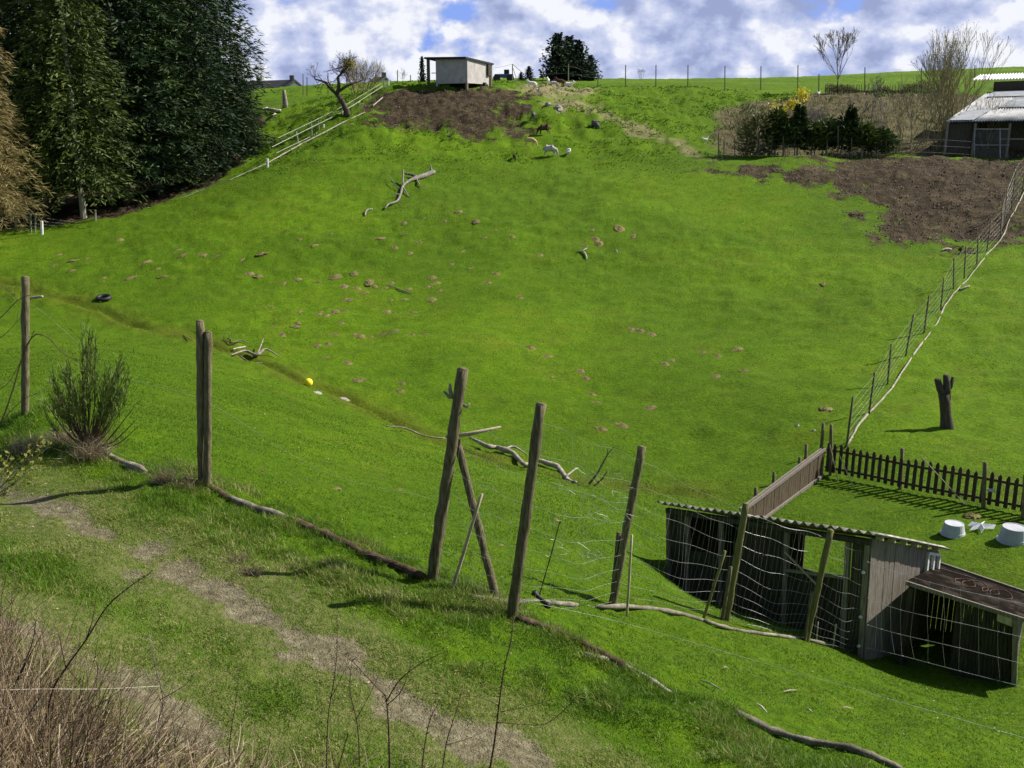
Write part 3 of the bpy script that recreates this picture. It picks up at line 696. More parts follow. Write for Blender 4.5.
m_ = MB(); wall_boards(m_, lp(.56,-.1), lp(1,-.1), lp(.56,1.0), lp(1,1.0), 13, jag=.01); m_.build('front_boards', M['plank_dark'], lt)
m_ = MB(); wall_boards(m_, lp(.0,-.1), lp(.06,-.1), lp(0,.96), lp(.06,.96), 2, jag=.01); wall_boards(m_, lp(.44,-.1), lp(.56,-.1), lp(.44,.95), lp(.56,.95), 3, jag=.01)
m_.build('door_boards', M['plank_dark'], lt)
rn = (rq[1]-rq[0]).cross(rq[3]-rq[0]).normalized()
def roofz(p): return rq[0].z-(rn.x*(p.x-rq[0].x)+rn.y*(p.y-rq[0].y))/rn.z
def lbk(s_, t_):
    b_ = LV(L_b, Rr_b, s_)+back*bd; b_.z = gz(b_.x, b_.y)-.05; return Vector((b_.x, b_.y, b_.z+(roofz(b_)-.012-b_.z)*t_))
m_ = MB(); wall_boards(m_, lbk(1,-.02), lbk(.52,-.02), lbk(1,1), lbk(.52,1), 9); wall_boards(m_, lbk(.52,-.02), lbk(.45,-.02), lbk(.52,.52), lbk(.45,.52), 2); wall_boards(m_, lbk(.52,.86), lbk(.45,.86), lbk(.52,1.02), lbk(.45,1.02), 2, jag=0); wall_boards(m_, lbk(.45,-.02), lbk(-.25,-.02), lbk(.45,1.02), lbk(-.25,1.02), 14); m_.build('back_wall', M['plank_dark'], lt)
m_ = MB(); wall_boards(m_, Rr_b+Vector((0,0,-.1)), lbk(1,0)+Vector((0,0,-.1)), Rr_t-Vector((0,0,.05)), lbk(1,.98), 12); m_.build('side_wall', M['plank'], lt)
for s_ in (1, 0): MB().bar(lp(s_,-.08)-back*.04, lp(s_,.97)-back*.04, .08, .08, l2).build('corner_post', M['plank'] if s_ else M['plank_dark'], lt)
m_ = MB(); m_.slab([lp(.83,.88)-back*.06, lp(.97,.86)-back*.06, lp(.97,.99)-back*.06, lp(.83,1.0)-back*.06], .02); m_.build('nailed_board', M['pale_stick'], lt)

# ------------------------------------------------------------------ picket fence round the pen
pk = empty('picket_fence', onG(826,474), 'dark wooden picket fence along the far side of the grassy pen', 'fence')
F0, F1 = onG(824,473), onG(1052,521); F0t = P(824,443,F0.y); Hp = F0t.z-F0.z
N = 31; dF = (F1-F0); dFh = Vector((dF.x, dF.y, 0)).normalized(); nF = Vector((dFh.y, -dFh.x, 0))
pkts = []
def fz(s_): p = LV(F0, F1, s_); p.z = gz(p.x, p.y); return p
for k in range(N):
    p = fz((k+.5)/N); h = Hp*random.uniform(.95, 1.03); wv = .045; mm = MB()
    for z0, z1, w0, w1 in ((.06, h-.07, wv, wv), (h-.07, h, wv, wv*.35)):
        a_, b_ = p+Vector((0,0,z0)), p+Vector((random.uniform(-.008,.008),0,z1))
        i = len(mm.v)
        for q, w_ in ((a_, w0), (b_, w1)):
            for sx, sn in ((-1,-1),(1,-1),(1,1),(-1,1)): mm.v.append(q+dFh*sx*w_+nF*(sn*.011+.02)); mm.t.append(.5)
        for f in ((0,1,5,4),(1,2,6,5),(2,3,7,6),(3,0,4,7),(4,5,6,7),(3,2,1,0)): mm.f.append(tuple(i+e for e in f))
    mm.build('picket', M['picket'], pk)
for z in (.2, .78):
    mm = MB(); a_ = [fz(k/8)+Vector((0,0,Hp*z))-nF*.018 for k in range(9)]
    for i in range(8): mm.bar(a_[i], a_[i+1], .03, .06)
    mm.build('rail', M['picket'], pk)
for (bx, tx) in (((829,475),(830,425)),((899,489),(901,449)),((982,508),(984,463)),((1022,520),(1024,476))):
    bb = onG(*bx); pole_mb(bb-nF*.06, top(bb, *tx)-nF*.06, .05, .046, 7, 5).build('post', M['post'], pk, smooth=True)
for a, b_ in (((838,452),(852,487)),((920,455),(962,502)),((830,445),(836,478)),((988,470),(1022,505))):
    b2 = onG(*b_); MB().tube([top(b2, *a), b2+Vector((0,-.2,0))], .012, 5).build('brace', M['pale_stick'], pk)
m_ = MB(); c_ = P(989,491,21.9); m_.slab([c_+Vector((-.1,-.1,.04)), c_+Vector((.1,-.1,.0)), c_+Vector((.1,-.1,.08)), c_+Vector((-.1,-.1,.10))], .01); m_.build('small_board', M['tub'], pk)
bf = empty('board_fence', onG(775,508), 'brown close-boarded fence running from the picket corner towards the shed roof', 'fence')
G0 = onG(822,476); G1 = onz(740, 20.8)
gd = Vector((G1.x-G0.x, G1.y-G0.y, 0)).normalized(); gn = Vector((gd.y, -gd.x, 0))
m_ = MB(); wall_boards(m_, G0, G1, G0+Vector((0,0,.78)), G1+Vector((0,0,.62)), 34, .02, .006, .02); m_.build('boards', M['plank_brown'], bf)
for z in (.06, .80):
    mm = MB()
    for s_ in (1, -1): mm.bar(G0+Vector((0,0,z))+gn*.04*s_, G1+Vector((0,0,z*.8))+gn*.04*s_, .04, .08)
    mm.build('rail', M['plank'], bf)
for tx, s_ in (((828,424),.0),((808,445),.22),((802,458),.3),((775,473),.62),((758,489),.82)):
    q = LV(G0, G1, s_); t_ = (q-Vector((0,0,0))).y; tp = P(tx[0], tx[1], q.y); tp.x = q.x; tp += gn*.08
    pole_mb(q+gn*.08, tp, .045, .04, 7, 4).build('post', M['post'], bf, smooth=True)

def tub(px, py, wpx, label, tilt=0):
    b_ = onG(px, py); t_ = b_.y*CP-b_.z*SP; rr = wpx/2*t_/F; h = rr*1.05
    m_ = MB(); n_ = 28
    prof_ = [(-.02,1.06),(.0,1.08),(.05,1.08),(.06,1.0),(.3,.95),(.31,.93),(.95,.80),(1.0,.78),(1.0,.72),(.97,.70),(.97,.02)]
    for z, k in prof_:
        for j in range(n_): m_.v.append(b_+Vector((math.cos(6.2832*j/n_)*rr*k, math.sin(6.2832*j/n_)*rr*k, z*h))); m_.t.append(.5)
    for i in range(len(prof_)-1):
        for j in range(n_): m_.f.append((i*n_+j, i*n_+(j+1) % n_, (i+1)*n_+(j+1) % n_, (i+1)*n_+j))
    m_.f.append(tuple((len(prof_)-1)*n_+j for j in range(n_)))
    o = m_.build('feed_tub', M['tub'], origin=b_, smooth=False); return tag(o, label, 'tub', 'upturned tubs in the pen')
tub(953,534,23,'smaller pale upturned tub on the pen grass beside the white rag')
tub(1013,541,29,'larger pale upturned tub at the right edge of the pen')
m_ = MB(); c_ = onG(980,531,.03)
for a in (0, 1.1, 2.3, 3.5, 4.4):
    d_ = Vector((math.cos(a), math.sin(a)*.8, 0)); m_.slab([c_+d_*.02+Vector((0,0,.03)), c_+d_*.3+Vector((0,0,.02)), c_+d_*.27+Vector((.09,.06,.10)), c_+Vector((.03,.05,.13))], .008)
tag(m_.build('white_rag', M['cloth']), 'crumpled white plastic rag between the two tubs', 'rag')
def mound(name, px, py, wpx, mat, label, cat, h=.5, grp=None, n_=22, vary=.25):
    b_ = onG(px, py); t_ = b_.y*CP-b_.z*SP; rr = wpx/2*t_/F; m_ = MB(); rings = 6; i0 = 0
    for i in range(rings):
        fr_ = 1-i/(rings-.5)
        for k in range(n_):
            a = 2*math.pi*k/n_; q = rr*fr_*(1+random.uniform(-vary, vary)); x, y = b_.x+math.cos(a)*q, b_.y+math.sin(a)*q*.9
            zz = (gz(x, y) if i == 0 else b_.z)-(.03 if i == 0 else 0)+rr*h*math.sin((1-fr_)*math.pi/2)*(1+random.uniform(-vary, vary)*.5)
            if i == 0: zz = b_.z-.06
            m_.v.append(Vector((x, y, zz))); m_.t.append(.5)
    for i in range(rings-1):
        for k in range(n_): m_.f.append((i*n_+k, i*n_+(k+1) % n_, (i+1)*n_+(k+1) % n_, (i+1)*n_+k))
    m_.f.append(tuple((rings-1)*n_+k for k in range(n_)))
    return tag(m_.build(name, mat, origin=b_, smooth=False), label, cat, grp)
mound('hay_heap', 972, 517, 20, M['molehill'], 'small heap of brown hay at the foot of the picket fence', 'hay heap', .35)

# ------------------------------------------------------------------ wire fence climbing the right of the meadow
wf = empty('sheep_fence', onG(950,300), 'long thin wire fence with white base strip climbing the right side of the meadow', 'fence')
FP = [((847,443),(853,397)),((868.6,415),(874.7,372.6)),((887.3,385.5),(891.3,344)),((905,359),(913.7,314.4)),((923.8,333.7),(929,295.5)),((940.4,311.7),(943.8,278)),((953,292),(954,258)),((964,278.5),(966,246)),((976.6,266),(978.3,235)),((987,249),(991,220)),((1000,237),(1002,209)),((1004,222),(1007,190)),((1011,210),(1016.5,165)),((1022,192),(1028,150))]
tops = []; bots = []
for b_, t_ in FP:
    bb = onG(*b_); tt = top(bb, *t_); tops.append(tt); bots.append(bb)
    pole_mb(bb, tt, .035, .03, 6, 4, .01).build('post', M['post'], wf, smooth=True)
m_ = MB()
for t_ in (.1,.25,.4,.55,.72,.92): m_.tube([LV(a, b_, t_) for a, b_ in zip(bots, tops)], .0018, 3, cap=False)
for i in range(len(bots)-1):
    for k in range(1, 5): s_ = k/5; m_.tube([LV(bots[i], bots[i+1], s_)+Vector((0,0,.1)), LV(tops[i], tops[i+1], s_)-Vector((0,0,.1))], .0013, 3, cap=False)
m_.build('netting', M['wire'], wf)
m_ = MB(); st_ = [(846,447),(856,428),(872,410),(890,391),(908,363),(916,352),(936,324),(944,308),(955,294),(966,282),(978,267),(988,252),(1001,240),(1008,222),(1016,207),(1026,185)]
stp = [onG(a+1, b_, .05) for a, b_ in st_]; pp = curve3(stp, 4)
m_.tube([p+Vector((random.uniform(-.02,.02),random.uniform(-.02,.02),0)) for p in pp], [.032*random.uniform(.7,1.3) for _ in pp], 5, .15); m_.build('base_strip', M['bleached'], wf, smooth=True)

# stump
b_ = onG(947,430); T = lambda x, y: top(b_, x, y)
m_ = MB()
m_.tube([b_+Vector((0,0,-.2)), b_+Vector((0,0,.02)), T(946,415), T(945,402), T(944,394)], [.24,.2,.16,.16,.17], 10, .07)
m_.tube([T(944,397), T(940,388), T(937,379)], [.12,.11,.085], 8, .1); m_.tube([T(946,399), T(947,388), T(946,375)], [.13,.11,.09], 8, .1); m_.tube([T(947,392), T(951,386), T(953,377)], [.07,.055,.05], 7, .1)
tag(m_.build('tree_stump', M['bark'], origin=b_, smooth=True), 'tall dead stump with three cut limbs standing beyond the picket fence', 'stump')
# ------------------------------------------------------------------ trees
def rv(s): return Vector([random.uniform(-s, s) for _ in range(3)])
def spray(mb, p, d, L, w, tint, droop=.35):  # a narrow kite of needles
    """a flat tuft of needles: two crossing narrow kites"""
    d = (d+Vector((0,0,-droop))).normalized(); a, b = frame(d)
    an = random.uniform(0, math.pi); s_ = a*math.cos(an)+b*math.sin(an)
    m_ = p+d*(L*.45); i = len(mb.v)
    mb.v += [p, m_+s_*w, p+d*L, m_-s_*w]; mb.f.append((i, i+1, i+2, i+3)); mb.t += [tint]*4
def conifer_mesh(Ht, Rb, seed, layers, br, per, L, w, droop, prof=.9, z0=.06, ragged=.25, up=.15):
    random.seed(seed); mb = MB()
    for k in range(layers*26):      # inner twigs close to the stem, shade painted in by darker tints
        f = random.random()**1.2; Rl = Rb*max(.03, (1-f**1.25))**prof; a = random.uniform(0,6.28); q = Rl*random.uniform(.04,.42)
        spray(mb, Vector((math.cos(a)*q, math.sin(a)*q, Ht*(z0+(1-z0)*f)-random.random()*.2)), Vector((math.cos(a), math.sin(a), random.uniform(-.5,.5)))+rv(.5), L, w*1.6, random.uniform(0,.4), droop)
    for k in range(layers):
        f = (k+random.uniform(-.3,.3))/layers; z = Ht*(z0+(1-z0)*f); Rl = Rb*max(.03, (1-max(f,0)**1.25))**prof
        nb = max(4, int(br*(.5+.5*(1-f)))); a0 = random.uniform(0, 6.28)
        for j in range(nb):
            a = a0+6.283*j/nb+random.uniform(-.35,.35); r_ = Rl*random.uniform(1-ragged, 1+ragged*.55)
            bt = random.random(); out = Vector((math.cos(a), math.sin(a), 0)); side_ = Vector((-out.y, out.x, 0))
            n_ = max(5, int(per*(.30+.70*r_/Rb)))
            if random.random() < .10: continue
            drp = droop*random.uniform(.5,1.7); side_o = random.uniform(-.15,.15)
            for i in range(n_):
                if i % 5 == 0: node = ((i+random.random()*5)/n_)**.6; noff = Vector((random.gauss(0,.12),random.gauss(0,.12),random.gauss(0,.14))); ntone = random.uniform(-.22,.22)
                s_ = min(1.05, max(.05, node+random.gauss(0,.045)))
                p = noff+ out*(r_*s_)+Vector((0,0,z+r_*up*s_-r_*drp*s_*s_))+side_*(random.uniform(-.10,.10)+side_o)*r_*s_+Vector((0,0,random.uniform(-.2,.1)))
                dd = out*.7+side_*random.uniform(-1.2,1.2)+Vector((0,0,random.uniform(-.3,.5)))
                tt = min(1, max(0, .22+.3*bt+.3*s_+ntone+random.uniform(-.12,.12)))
                spray(mb, p, dd, L*random.uniform(.6,1.3), w*random.uniform(.6,1.3), tt, random.uniform(.0,.9)*droop*2)
    return mb
def make_conifer(name, label, loc, Ht, crown_me, mat, group=None, tr=.28, cat='tree', trunkmat=None, sc=1, rz=0, tname='trunk'):
    root = empty(name, loc, label, cat, group, rz)
    root.scale = (sc, sc, sc)
    o = bpy.data.objects.new('crown', crown_me); C.objects.link(o); o.parent = root
    t_ = MB(); t_.tube([Vector((0,0,-.6)), Vector((0,0,0)), Vector((0,0,Ht*.5)), Vector((0,0,Ht*.97))], [tr*1.3, tr, tr*.6, .02], 8)
    me = bpy.data.meshes.new('trunk'); me.from_pydata([tuple(v) for v in t_.v], [], t_.f); me.materials.append(trunkmat or M['bark'])
    o = bpy.data.objects.new('trunk', me); C.objects.link(o); o.parent = root
    return root
def me_of(mb, mat, name='crown'):
    me = bpy.data.meshes.new(name); me.from_pydata([tuple(v) for v in mb.v], [], mb.f)
    at = me.attributes.new('tint', 'FLOAT', 'POINT'); at.data.foreach_set('value', mb.t); me.materials.append(mat); me.update(); return me
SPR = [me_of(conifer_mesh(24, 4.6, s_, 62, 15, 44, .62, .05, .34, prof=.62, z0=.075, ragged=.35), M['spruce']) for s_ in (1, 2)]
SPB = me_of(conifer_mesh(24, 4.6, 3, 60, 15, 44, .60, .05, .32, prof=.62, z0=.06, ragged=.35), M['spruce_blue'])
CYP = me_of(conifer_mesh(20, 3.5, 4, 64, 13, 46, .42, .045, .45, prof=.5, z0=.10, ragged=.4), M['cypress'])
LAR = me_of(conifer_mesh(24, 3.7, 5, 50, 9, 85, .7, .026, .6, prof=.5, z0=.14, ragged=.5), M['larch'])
WOODG = 'conifers of the dark wood'
def wood(name, px, Y, me, Ht, mat, label, sc=1, tr=.28, tm=None, rz=None):
    b_ = onz(px, Y); b_.z = ground_z(b_.x, b_.y)
    make_conifer(name, label, b_, Ht, me, mat, WOODG, tr, 'tree', tm, sc, random.uniform(0, 6) if rz is None else rz)
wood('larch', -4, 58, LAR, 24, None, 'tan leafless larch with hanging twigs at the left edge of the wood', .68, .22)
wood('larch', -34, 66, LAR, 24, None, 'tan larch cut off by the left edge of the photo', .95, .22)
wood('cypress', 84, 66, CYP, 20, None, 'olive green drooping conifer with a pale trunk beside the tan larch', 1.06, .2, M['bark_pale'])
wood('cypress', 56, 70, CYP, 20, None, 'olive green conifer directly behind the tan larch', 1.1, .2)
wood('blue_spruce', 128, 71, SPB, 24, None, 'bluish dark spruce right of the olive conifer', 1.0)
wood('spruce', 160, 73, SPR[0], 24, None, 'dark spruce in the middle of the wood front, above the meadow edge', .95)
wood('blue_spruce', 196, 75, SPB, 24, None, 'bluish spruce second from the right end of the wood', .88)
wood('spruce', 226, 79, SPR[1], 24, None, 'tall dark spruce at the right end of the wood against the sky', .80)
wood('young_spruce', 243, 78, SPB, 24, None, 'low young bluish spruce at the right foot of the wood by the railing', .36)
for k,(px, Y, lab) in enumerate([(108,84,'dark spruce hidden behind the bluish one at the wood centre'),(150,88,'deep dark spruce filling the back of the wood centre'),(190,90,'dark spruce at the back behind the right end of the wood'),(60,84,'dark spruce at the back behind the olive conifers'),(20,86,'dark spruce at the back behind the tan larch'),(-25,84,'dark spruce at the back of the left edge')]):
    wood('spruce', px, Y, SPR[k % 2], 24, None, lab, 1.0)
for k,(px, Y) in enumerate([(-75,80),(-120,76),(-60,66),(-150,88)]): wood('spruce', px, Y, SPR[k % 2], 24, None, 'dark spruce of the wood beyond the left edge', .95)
# firs on the crest
b_ = onz(560, 122); FIR = me_of(conifer_mesh(7, 2.6, 8, 30, 12, 14, .5, .12, .1, prof=.6, z0=.02, ragged=.4, up=.35), M['spruce_blue'])
def crestfir(px, Y, top_y, me, base_H, lab, name='fir_tree', wsc=1.0):
    g_ = onz(px, Y); h = P(px, top_y, Y).z-g_.z; r_ = make_conifer(name, lab, g_, base_H, me, None, 'firs on the crest', .12, 'tree', None, h/base_H, random.uniform(0,6)); r_.scale = (h/base_H*wsc, h/base_H*wsc, h/base_H)
crestfir(557, 120, 33, FIR, 7, 'tallest dark fir of the clump on the crest behind the white goats', wsc=1.0)
crestfir(578, 121, 40, FIR, 7, 'right hand dark fir of the clump on the crest', wsc=1.05)
crestfir(568, 124, 36, FIR, 7, 'dark fir in the middle of the clump on the crest', wsc=1.1)
crestfir(590, 122, 55, FIR, 7, 'low fir at the right foot of the crest clump', wsc=1.1)
crestfir(529, 116, 66, FIR, 7, 'small fir at the left foot of the crest clump', wsc=1.0)
crestfir(521, 118, 72, FIR, 7, 'tiny fir between the stayed pole and the crest clump', wsc=1.0)
SLIM = me_of(conifer_mesh(5, 1.0, 9, 20, 9, 9, .3, .1, .1, prof=.8, z0=.05, up=.1), M['spruce_blue'])
crestfir(422.5, 108, 56, SLIM, 5, 'small pointed fir left of the hilltop shed', wsc=.8)

def bare_tree(mb, p, d, L, r, depth, spread=.6, up=.15, ratio=.72, kids=(2,3), seg=3, wig=.12, leaf=None, minr=.008):
    pts_ = [p]; q = p; dd = d.normalized()
    for i in range(seg):
        dd = (dd+rv(wig)+Vector((0,0,up*.4))).normalized(); q = q+dd*(L/seg); pts_.append(q)
    mb.tube(pts_, [max(minr, r*(1-.35*i/seg)) for i in range(seg+1)], 6 if r > .05 else (4 if r > .02 else 3), cap=False, tint=random.random())
    if depth == 0:
        if leaf: leaf(q, dd)
        return
    for k in range(random.randint(*kids)):
        a, b = frame(dd); an = random.uniform(0, 6.283); nd_ = (dd+(a*math.cos(an)+b*math.sin(an))*random.uniform(spread*.6, spread*1.3)+Vector((0,0,up))).normalized()
        st = pts_[-1] if k < 2 else pts_[random.randint(1, seg)]
        bare_tree(mb, st, nd_, L*ratio*random.uniform(.8,1.15), r*.62, depth-1, spread, up, ratio, kids, seg, wig, leaf, minr)
def thing_tree(name, label, base, builder, trunk_mat, crown_mat, group=None, leafmat=None):
    root = empty(name, base, label, 'tree', group); tk_, cr, lf = MB(), MB(), MB(); builder(tk_, cr, lf)
    if tk_.v: tk_.build('trunk', trunk_mat, root, smooth=True)
    if cr.v: cr.build('crown', crown_mat, root, tint=True)
    if lf.v: lf.build('leaves', leafmat, root, tint=True)
    return root
# old orchard tree by the railing
random.seed(21)
ob = onG(348,116.5); T = lambda x, y, dy=0: P(x, y, ob.y+dy)
def orch(tk_, cr, lf):
    tk_.tube([ob-Vector((0,0,.3)), T(347,112), T(343,103), T(337,94)], [.3,.24,.2,.18], 8, .08)
    tk_.tube([T(337,94), T(331,89,.3), T(325,82,.5), T(315,79,.6)], [.15,.12,.08,.04], 6)
    tk_.tube([T(337,95), T(339,86,-.2), T(338,77,-.3), T(342,73), T(348,67)], [.16,.14,.11,.08,.05], 6)
    tk_.tube([T(338,92), T(345,87,-.4), T(354,83,-.6), T(364,80,-.6)], [.12,.1,.06,.03], 6)
    for (x, y, n_) in ((315,79,5),(326,82,5),(339,76,6),(344,71,9),(348,66,8),(356,82,7),(364,80,8),(347,86,4),(333,90,4),(338,68,5)):
        for k in range(n_): bare_tree(cr, T(x, y, random.uniform(-.5,.5)), rv(1)+Vector((0,0,.3)), .55, .03, 2, .7, .05, .75, wig=.25, minr=.012)
    for k in range(900):
        c_ = T(349,63.5)+Vector([random.gauss(0,.26), random.gauss(0,.26), random.gauss(0,.22)]); spray(lf, c_, rv(1), .16, .03, random.random(), 0)
thing_tree('orchard_tree', 'gnarled bare orchard tree with an olive tuft leaning beside the hill railing', ob, orch, M['bark'], M['twig_dark'], None, M['mistle'])
wb = onz(362, 90)
def willow(tk_, cr, lf):
    for k in range(75):
        a = random.uniform(0,6.28); bare_tree(cr, wb+Vector((math.cos(a)*.7,math.sin(a)*.7,random.uniform(-.2,.5))), Vector((math.cos(a)*.5+.1, math.sin(a)*.4, 1)), 1.1, .02, 2, .35, .1, .75, wig=.2, minr=.009)
thing_tree('bare_bush', 'round brownish bare bush behind the top of the hill railing', wb, willow, M['bark'], M['twig_olive'])
# trees of the upper garden
def gtree(px, Y, topy, wpx, label, mat, seed, depth=5, stems=1, group='bare garden trees', name='bare_tree', spread=.55, bud=None, n0=.35, thick=1.0, fromy=None, ratio=.72, l0=.27):
    random.seed(seed); g_ = onz(px, Y) if fromy is None else P(px, fromy, Y); h = P(px, topy, Y).z-g_.z
    def bld(tk_, cr, lf):
        def leaf(q, dd):
            if bud and random.random() < .45: spray(lf, q+rv(.08), dd+rv(.6), .12, .025, random.random()*.8, 0)
        for s_ in range(stems):
            lean = rv(.35 if stems > 1 else .08); lean.z = 0
            base_ = g_+(rv(.25) if stems > 1 else Vector()); base_.z = g_.z-.2
            if stems == 1:
                tk_.tube([base_, g_+Vector((0,0,h*.25))], [.09*thick*h/5, .07*thick*h/5], 7)
                st = g_+Vector((0,0,h*.24))
                for q in range(5):
                    a = 6.28*q/5+random.uniform(-.4,.4); bare_tree(cr, st, Vector((math.cos(a)*spread*1.1, math.sin(a)*spread, 1)), h*l0, .05*thick*h/5, depth-1, spread, .12, ratio, kids=(2,4), leaf=leaf, minr=.009)
            else:
                bare_tree(cr, base_, Vector((lean.x, lean.y, 1)), h*n0, .05*thick*h/6, depth-1, spread, .16, ratio, leaf=leaf, minr=.008)
    thing_tree(name, label, g_, bld, M['bark'], M[mat], group, M[bud] if bud else None)
gtree(837, 96, 38, 40, 'round leafless tree rising above the green crest, left of the tallest garden tree', 'twig_grey', 31, 6, spread=.40, thick=.8, ratio=.64, l0=.36)
gtree(950, 74, 34, 60, 'tallest many stemmed yellowish tree in front of the barn roof', 'twig_olive', 32, 6, stems=10, spread=.36, bud='bud', n0=.33, thick=.9)
gtree(958, 76, 40, 60, 'slender stems just right of the tallest garden tree', 'twig_olive', 36, 6, stems=4, spread=.4, n0=.33)
gtree(898, 71, 92, 40, 'low forked fruit tree standing by the end of the garden hedge', 'twig_olive', 33, 5, stems=4, spread=.6, n0=.36, thick=1.4)
gtree(852, 78, 96, 30, 'small grey leafless tree in the middle of the garden slope', 'twig_grey', 34, 5, stems=4, spread=.5)
gtree(925, 76, 80, 40, 'thin leafless tree between the fruit tree and the barn', 'twig_olive', 35, 5, stems=4, spread=.45)
gtree(815, 76, 92, 46, 'pale grey twiggy bush above the garden hedge', 'twig_grey', 37, 4, stems=22, spread=.55, name='bare_bush', n0=.3, thick=.6)
gtree(800, 77, 98, 46, 'pale twiggy bush next to the yellow blossom', 'twig_grey', 38, 4, stems=14, spread=.55, name='bare_bush', n0=.3, thick=.6)
gtree(745, 71, 100, 40, 'brownish bush at the left end of the garden hedge', 'twig_olive', 39, 4, stems=22, spread=.5, name='bare_bush', n0=.33, thick=.6)
gtree(880, 80, 90, 40, 'small leafless sapling on the brown garden slope', 'twig_grey', 40, 4, stems=4, spread=.5)
gtree(985, 74, 84, 40, 'reddish bare bush against the upper barn roof', 'twig_olive', 41, 4, stems=12, spread=.5, name='bare_bush', n0=.33)
gtree(870, 84, 72, 40, 'slender pale leafless tree reaching the crest right of the round one', 'twig_grey', 51, 5, stems=3, spread=.4)
gtree(912, 72, 84, 40, 'thin many stemmed tree by the grassy foot of the brown garden slope', 'twig_olive', 52, 6, stems=4, spread=.42)
gtree(937, 73, 66, 40, 'yellowish leafless tree in front of the left barn corner', 'twig_olive', 53, 6, stems=5, spread=.38, bud='bud')
gtree(868, 72, 112, 40, 'low bare sapling rising from the right end of the evergreen row', 'twig_olive', 54, 5, stems=4, spread=.5)
gtree(404, 118, 66, 30, 'faint bare shrub on the crest left of the small pointed fir', 'twig_grey', 42, 4, stems=4, name='bare_bush', thick=.7)
gtree(641, 150, 66, 50, 'faint bare crown showing over the crest between two fence posts', 'twig_grey', 43, 4, stems=6, name='bare_tree', thick=1.2)
gtree(262, 130, 58, 40, 'pale leafless tree beside the far house behind the wood end', 'twig_grey', 44, 5, stems=3, thick=1.0)
# dark row of clipped evergreens
random.seed(50)
def hedge_tree(px, topy, wpx, Y=70.5, label='', mat='spruce', clear=.35, name='clipped_evergreen'):
    cone = topy < 111
    g_ = onz(px, Y); h = P(px, topy, Y).z-g_.z; rr = wpx/2*.0705; root = empty(name, g_, label, 'tree', 'dark evergreens along the garden edge')
    cr, tk_ = MB(), MB()
    for k in range(1050):
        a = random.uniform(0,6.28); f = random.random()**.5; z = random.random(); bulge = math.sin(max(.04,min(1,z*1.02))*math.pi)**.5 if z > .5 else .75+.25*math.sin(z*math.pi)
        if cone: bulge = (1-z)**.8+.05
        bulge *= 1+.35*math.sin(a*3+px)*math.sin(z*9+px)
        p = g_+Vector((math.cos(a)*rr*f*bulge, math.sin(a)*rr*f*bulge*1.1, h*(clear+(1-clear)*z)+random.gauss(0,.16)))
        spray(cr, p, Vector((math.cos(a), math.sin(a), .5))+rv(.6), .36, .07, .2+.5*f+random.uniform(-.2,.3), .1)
    tk_.tube([g_-Vector((0,0,.2)), g_+Vector((random.uniform(-.1,.1),0,h*.6))], [.07,.05], 6)
    cr.build('crown', M[mat], root, tint=True); tk_.build('trunk', M['bark_pale'], root)
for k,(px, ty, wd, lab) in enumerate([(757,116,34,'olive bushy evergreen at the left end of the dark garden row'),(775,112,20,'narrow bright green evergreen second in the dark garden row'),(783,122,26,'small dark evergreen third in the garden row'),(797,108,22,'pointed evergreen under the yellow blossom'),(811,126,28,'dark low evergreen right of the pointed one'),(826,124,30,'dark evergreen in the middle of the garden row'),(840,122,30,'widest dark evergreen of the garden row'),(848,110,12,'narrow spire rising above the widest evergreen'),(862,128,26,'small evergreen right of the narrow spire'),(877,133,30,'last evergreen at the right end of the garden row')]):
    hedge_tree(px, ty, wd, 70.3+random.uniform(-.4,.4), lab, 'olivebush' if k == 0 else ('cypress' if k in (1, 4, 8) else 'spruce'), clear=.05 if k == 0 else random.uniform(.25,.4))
for k,(px, y, rr, lab) in enumerate([(778,112,.85,'largest yellow blossoming bush in the garden'),(792,104,.5,'yellow blossoming bush above the pointed evergreen'),(803,95,.55,'highest yellow blossoming bush near the crest')]):
    random.seed(60+k); c_ = P(px, y, 76+k*2); gg = gz(c_.x, c_.y); root = empty('forsythia', Vector((c_.x, c_.y, gg)), lab, 'bush', 'yellow blossoming bushes'); fl, st = MB(), MB()
    for q in range(14):
        e = c_+Vector([random.gauss(0, rr*.45) for _ in range(3)]); st.tube([Vector((c_.x, c_.y, gg)), LV(Vector((c_.x,c_.y,gg)), e, .5)+rv(.1), e], [.02,.015,.01], 4)
    for q in range(260):
        spray(fl, c_+Vector([random.gauss(0, rr*.42) for _ in range(3)]), rv(1), .17, .05, random.random(), 0)
    fl.build('blossom', M['forsythia'], root, tint=True); st.build('stems', M['twig_olive'], root)

# ------------------------------------------------------------------ hilltop shed
hb = [P(430,87,88.5), P(467,87.5,86.5), P(492,86.5,89.5)]
hs = empty('hilltop_shed', hb[1], 'small grey rendered shed with a flat dark roof on the hilltop above the brown bank', 'shed')
c0, c1, c2 = P(436,84,88.6), P(467.5,86.5,86.5), P(489,84.5,89.8)
z0 = c1.z+.05
def at_z(p, z): return Vector((p.x, p.y, z))
zt = [P(436,58.5,88.6).z, P(467.5,58.5,86.5).z, P(489,64.5,89.8).z]
c3 = c0+(c2-c1)
m_ = MB(); m_.slab([at_z(c0,z0+.22), at_z(c1,z0+.22), at_z(c1,zt[1]), at_z(c0,zt[0])], .12); m_.build('front_wall', M['render_grey'], hs)
m_ = MB(); m_.slab([at_z(c1,z0+.22)+Vector((.0,.003,0)), at_z(c2,z0+.22), at_z(c2,zt[2]), at_z(c1,zt[1])+Vector((.0,.003,0))], .12); m_.build('side_wall', M['render_grey'], hs)
m_ = MB(); m_.slab([at_z(c2,z0), at_z(c3,z0), at_z(c3,zt[2]+.1), at_z(c2,zt[2])], .12); m_.build('back_wall', M['render_grey'], hs)
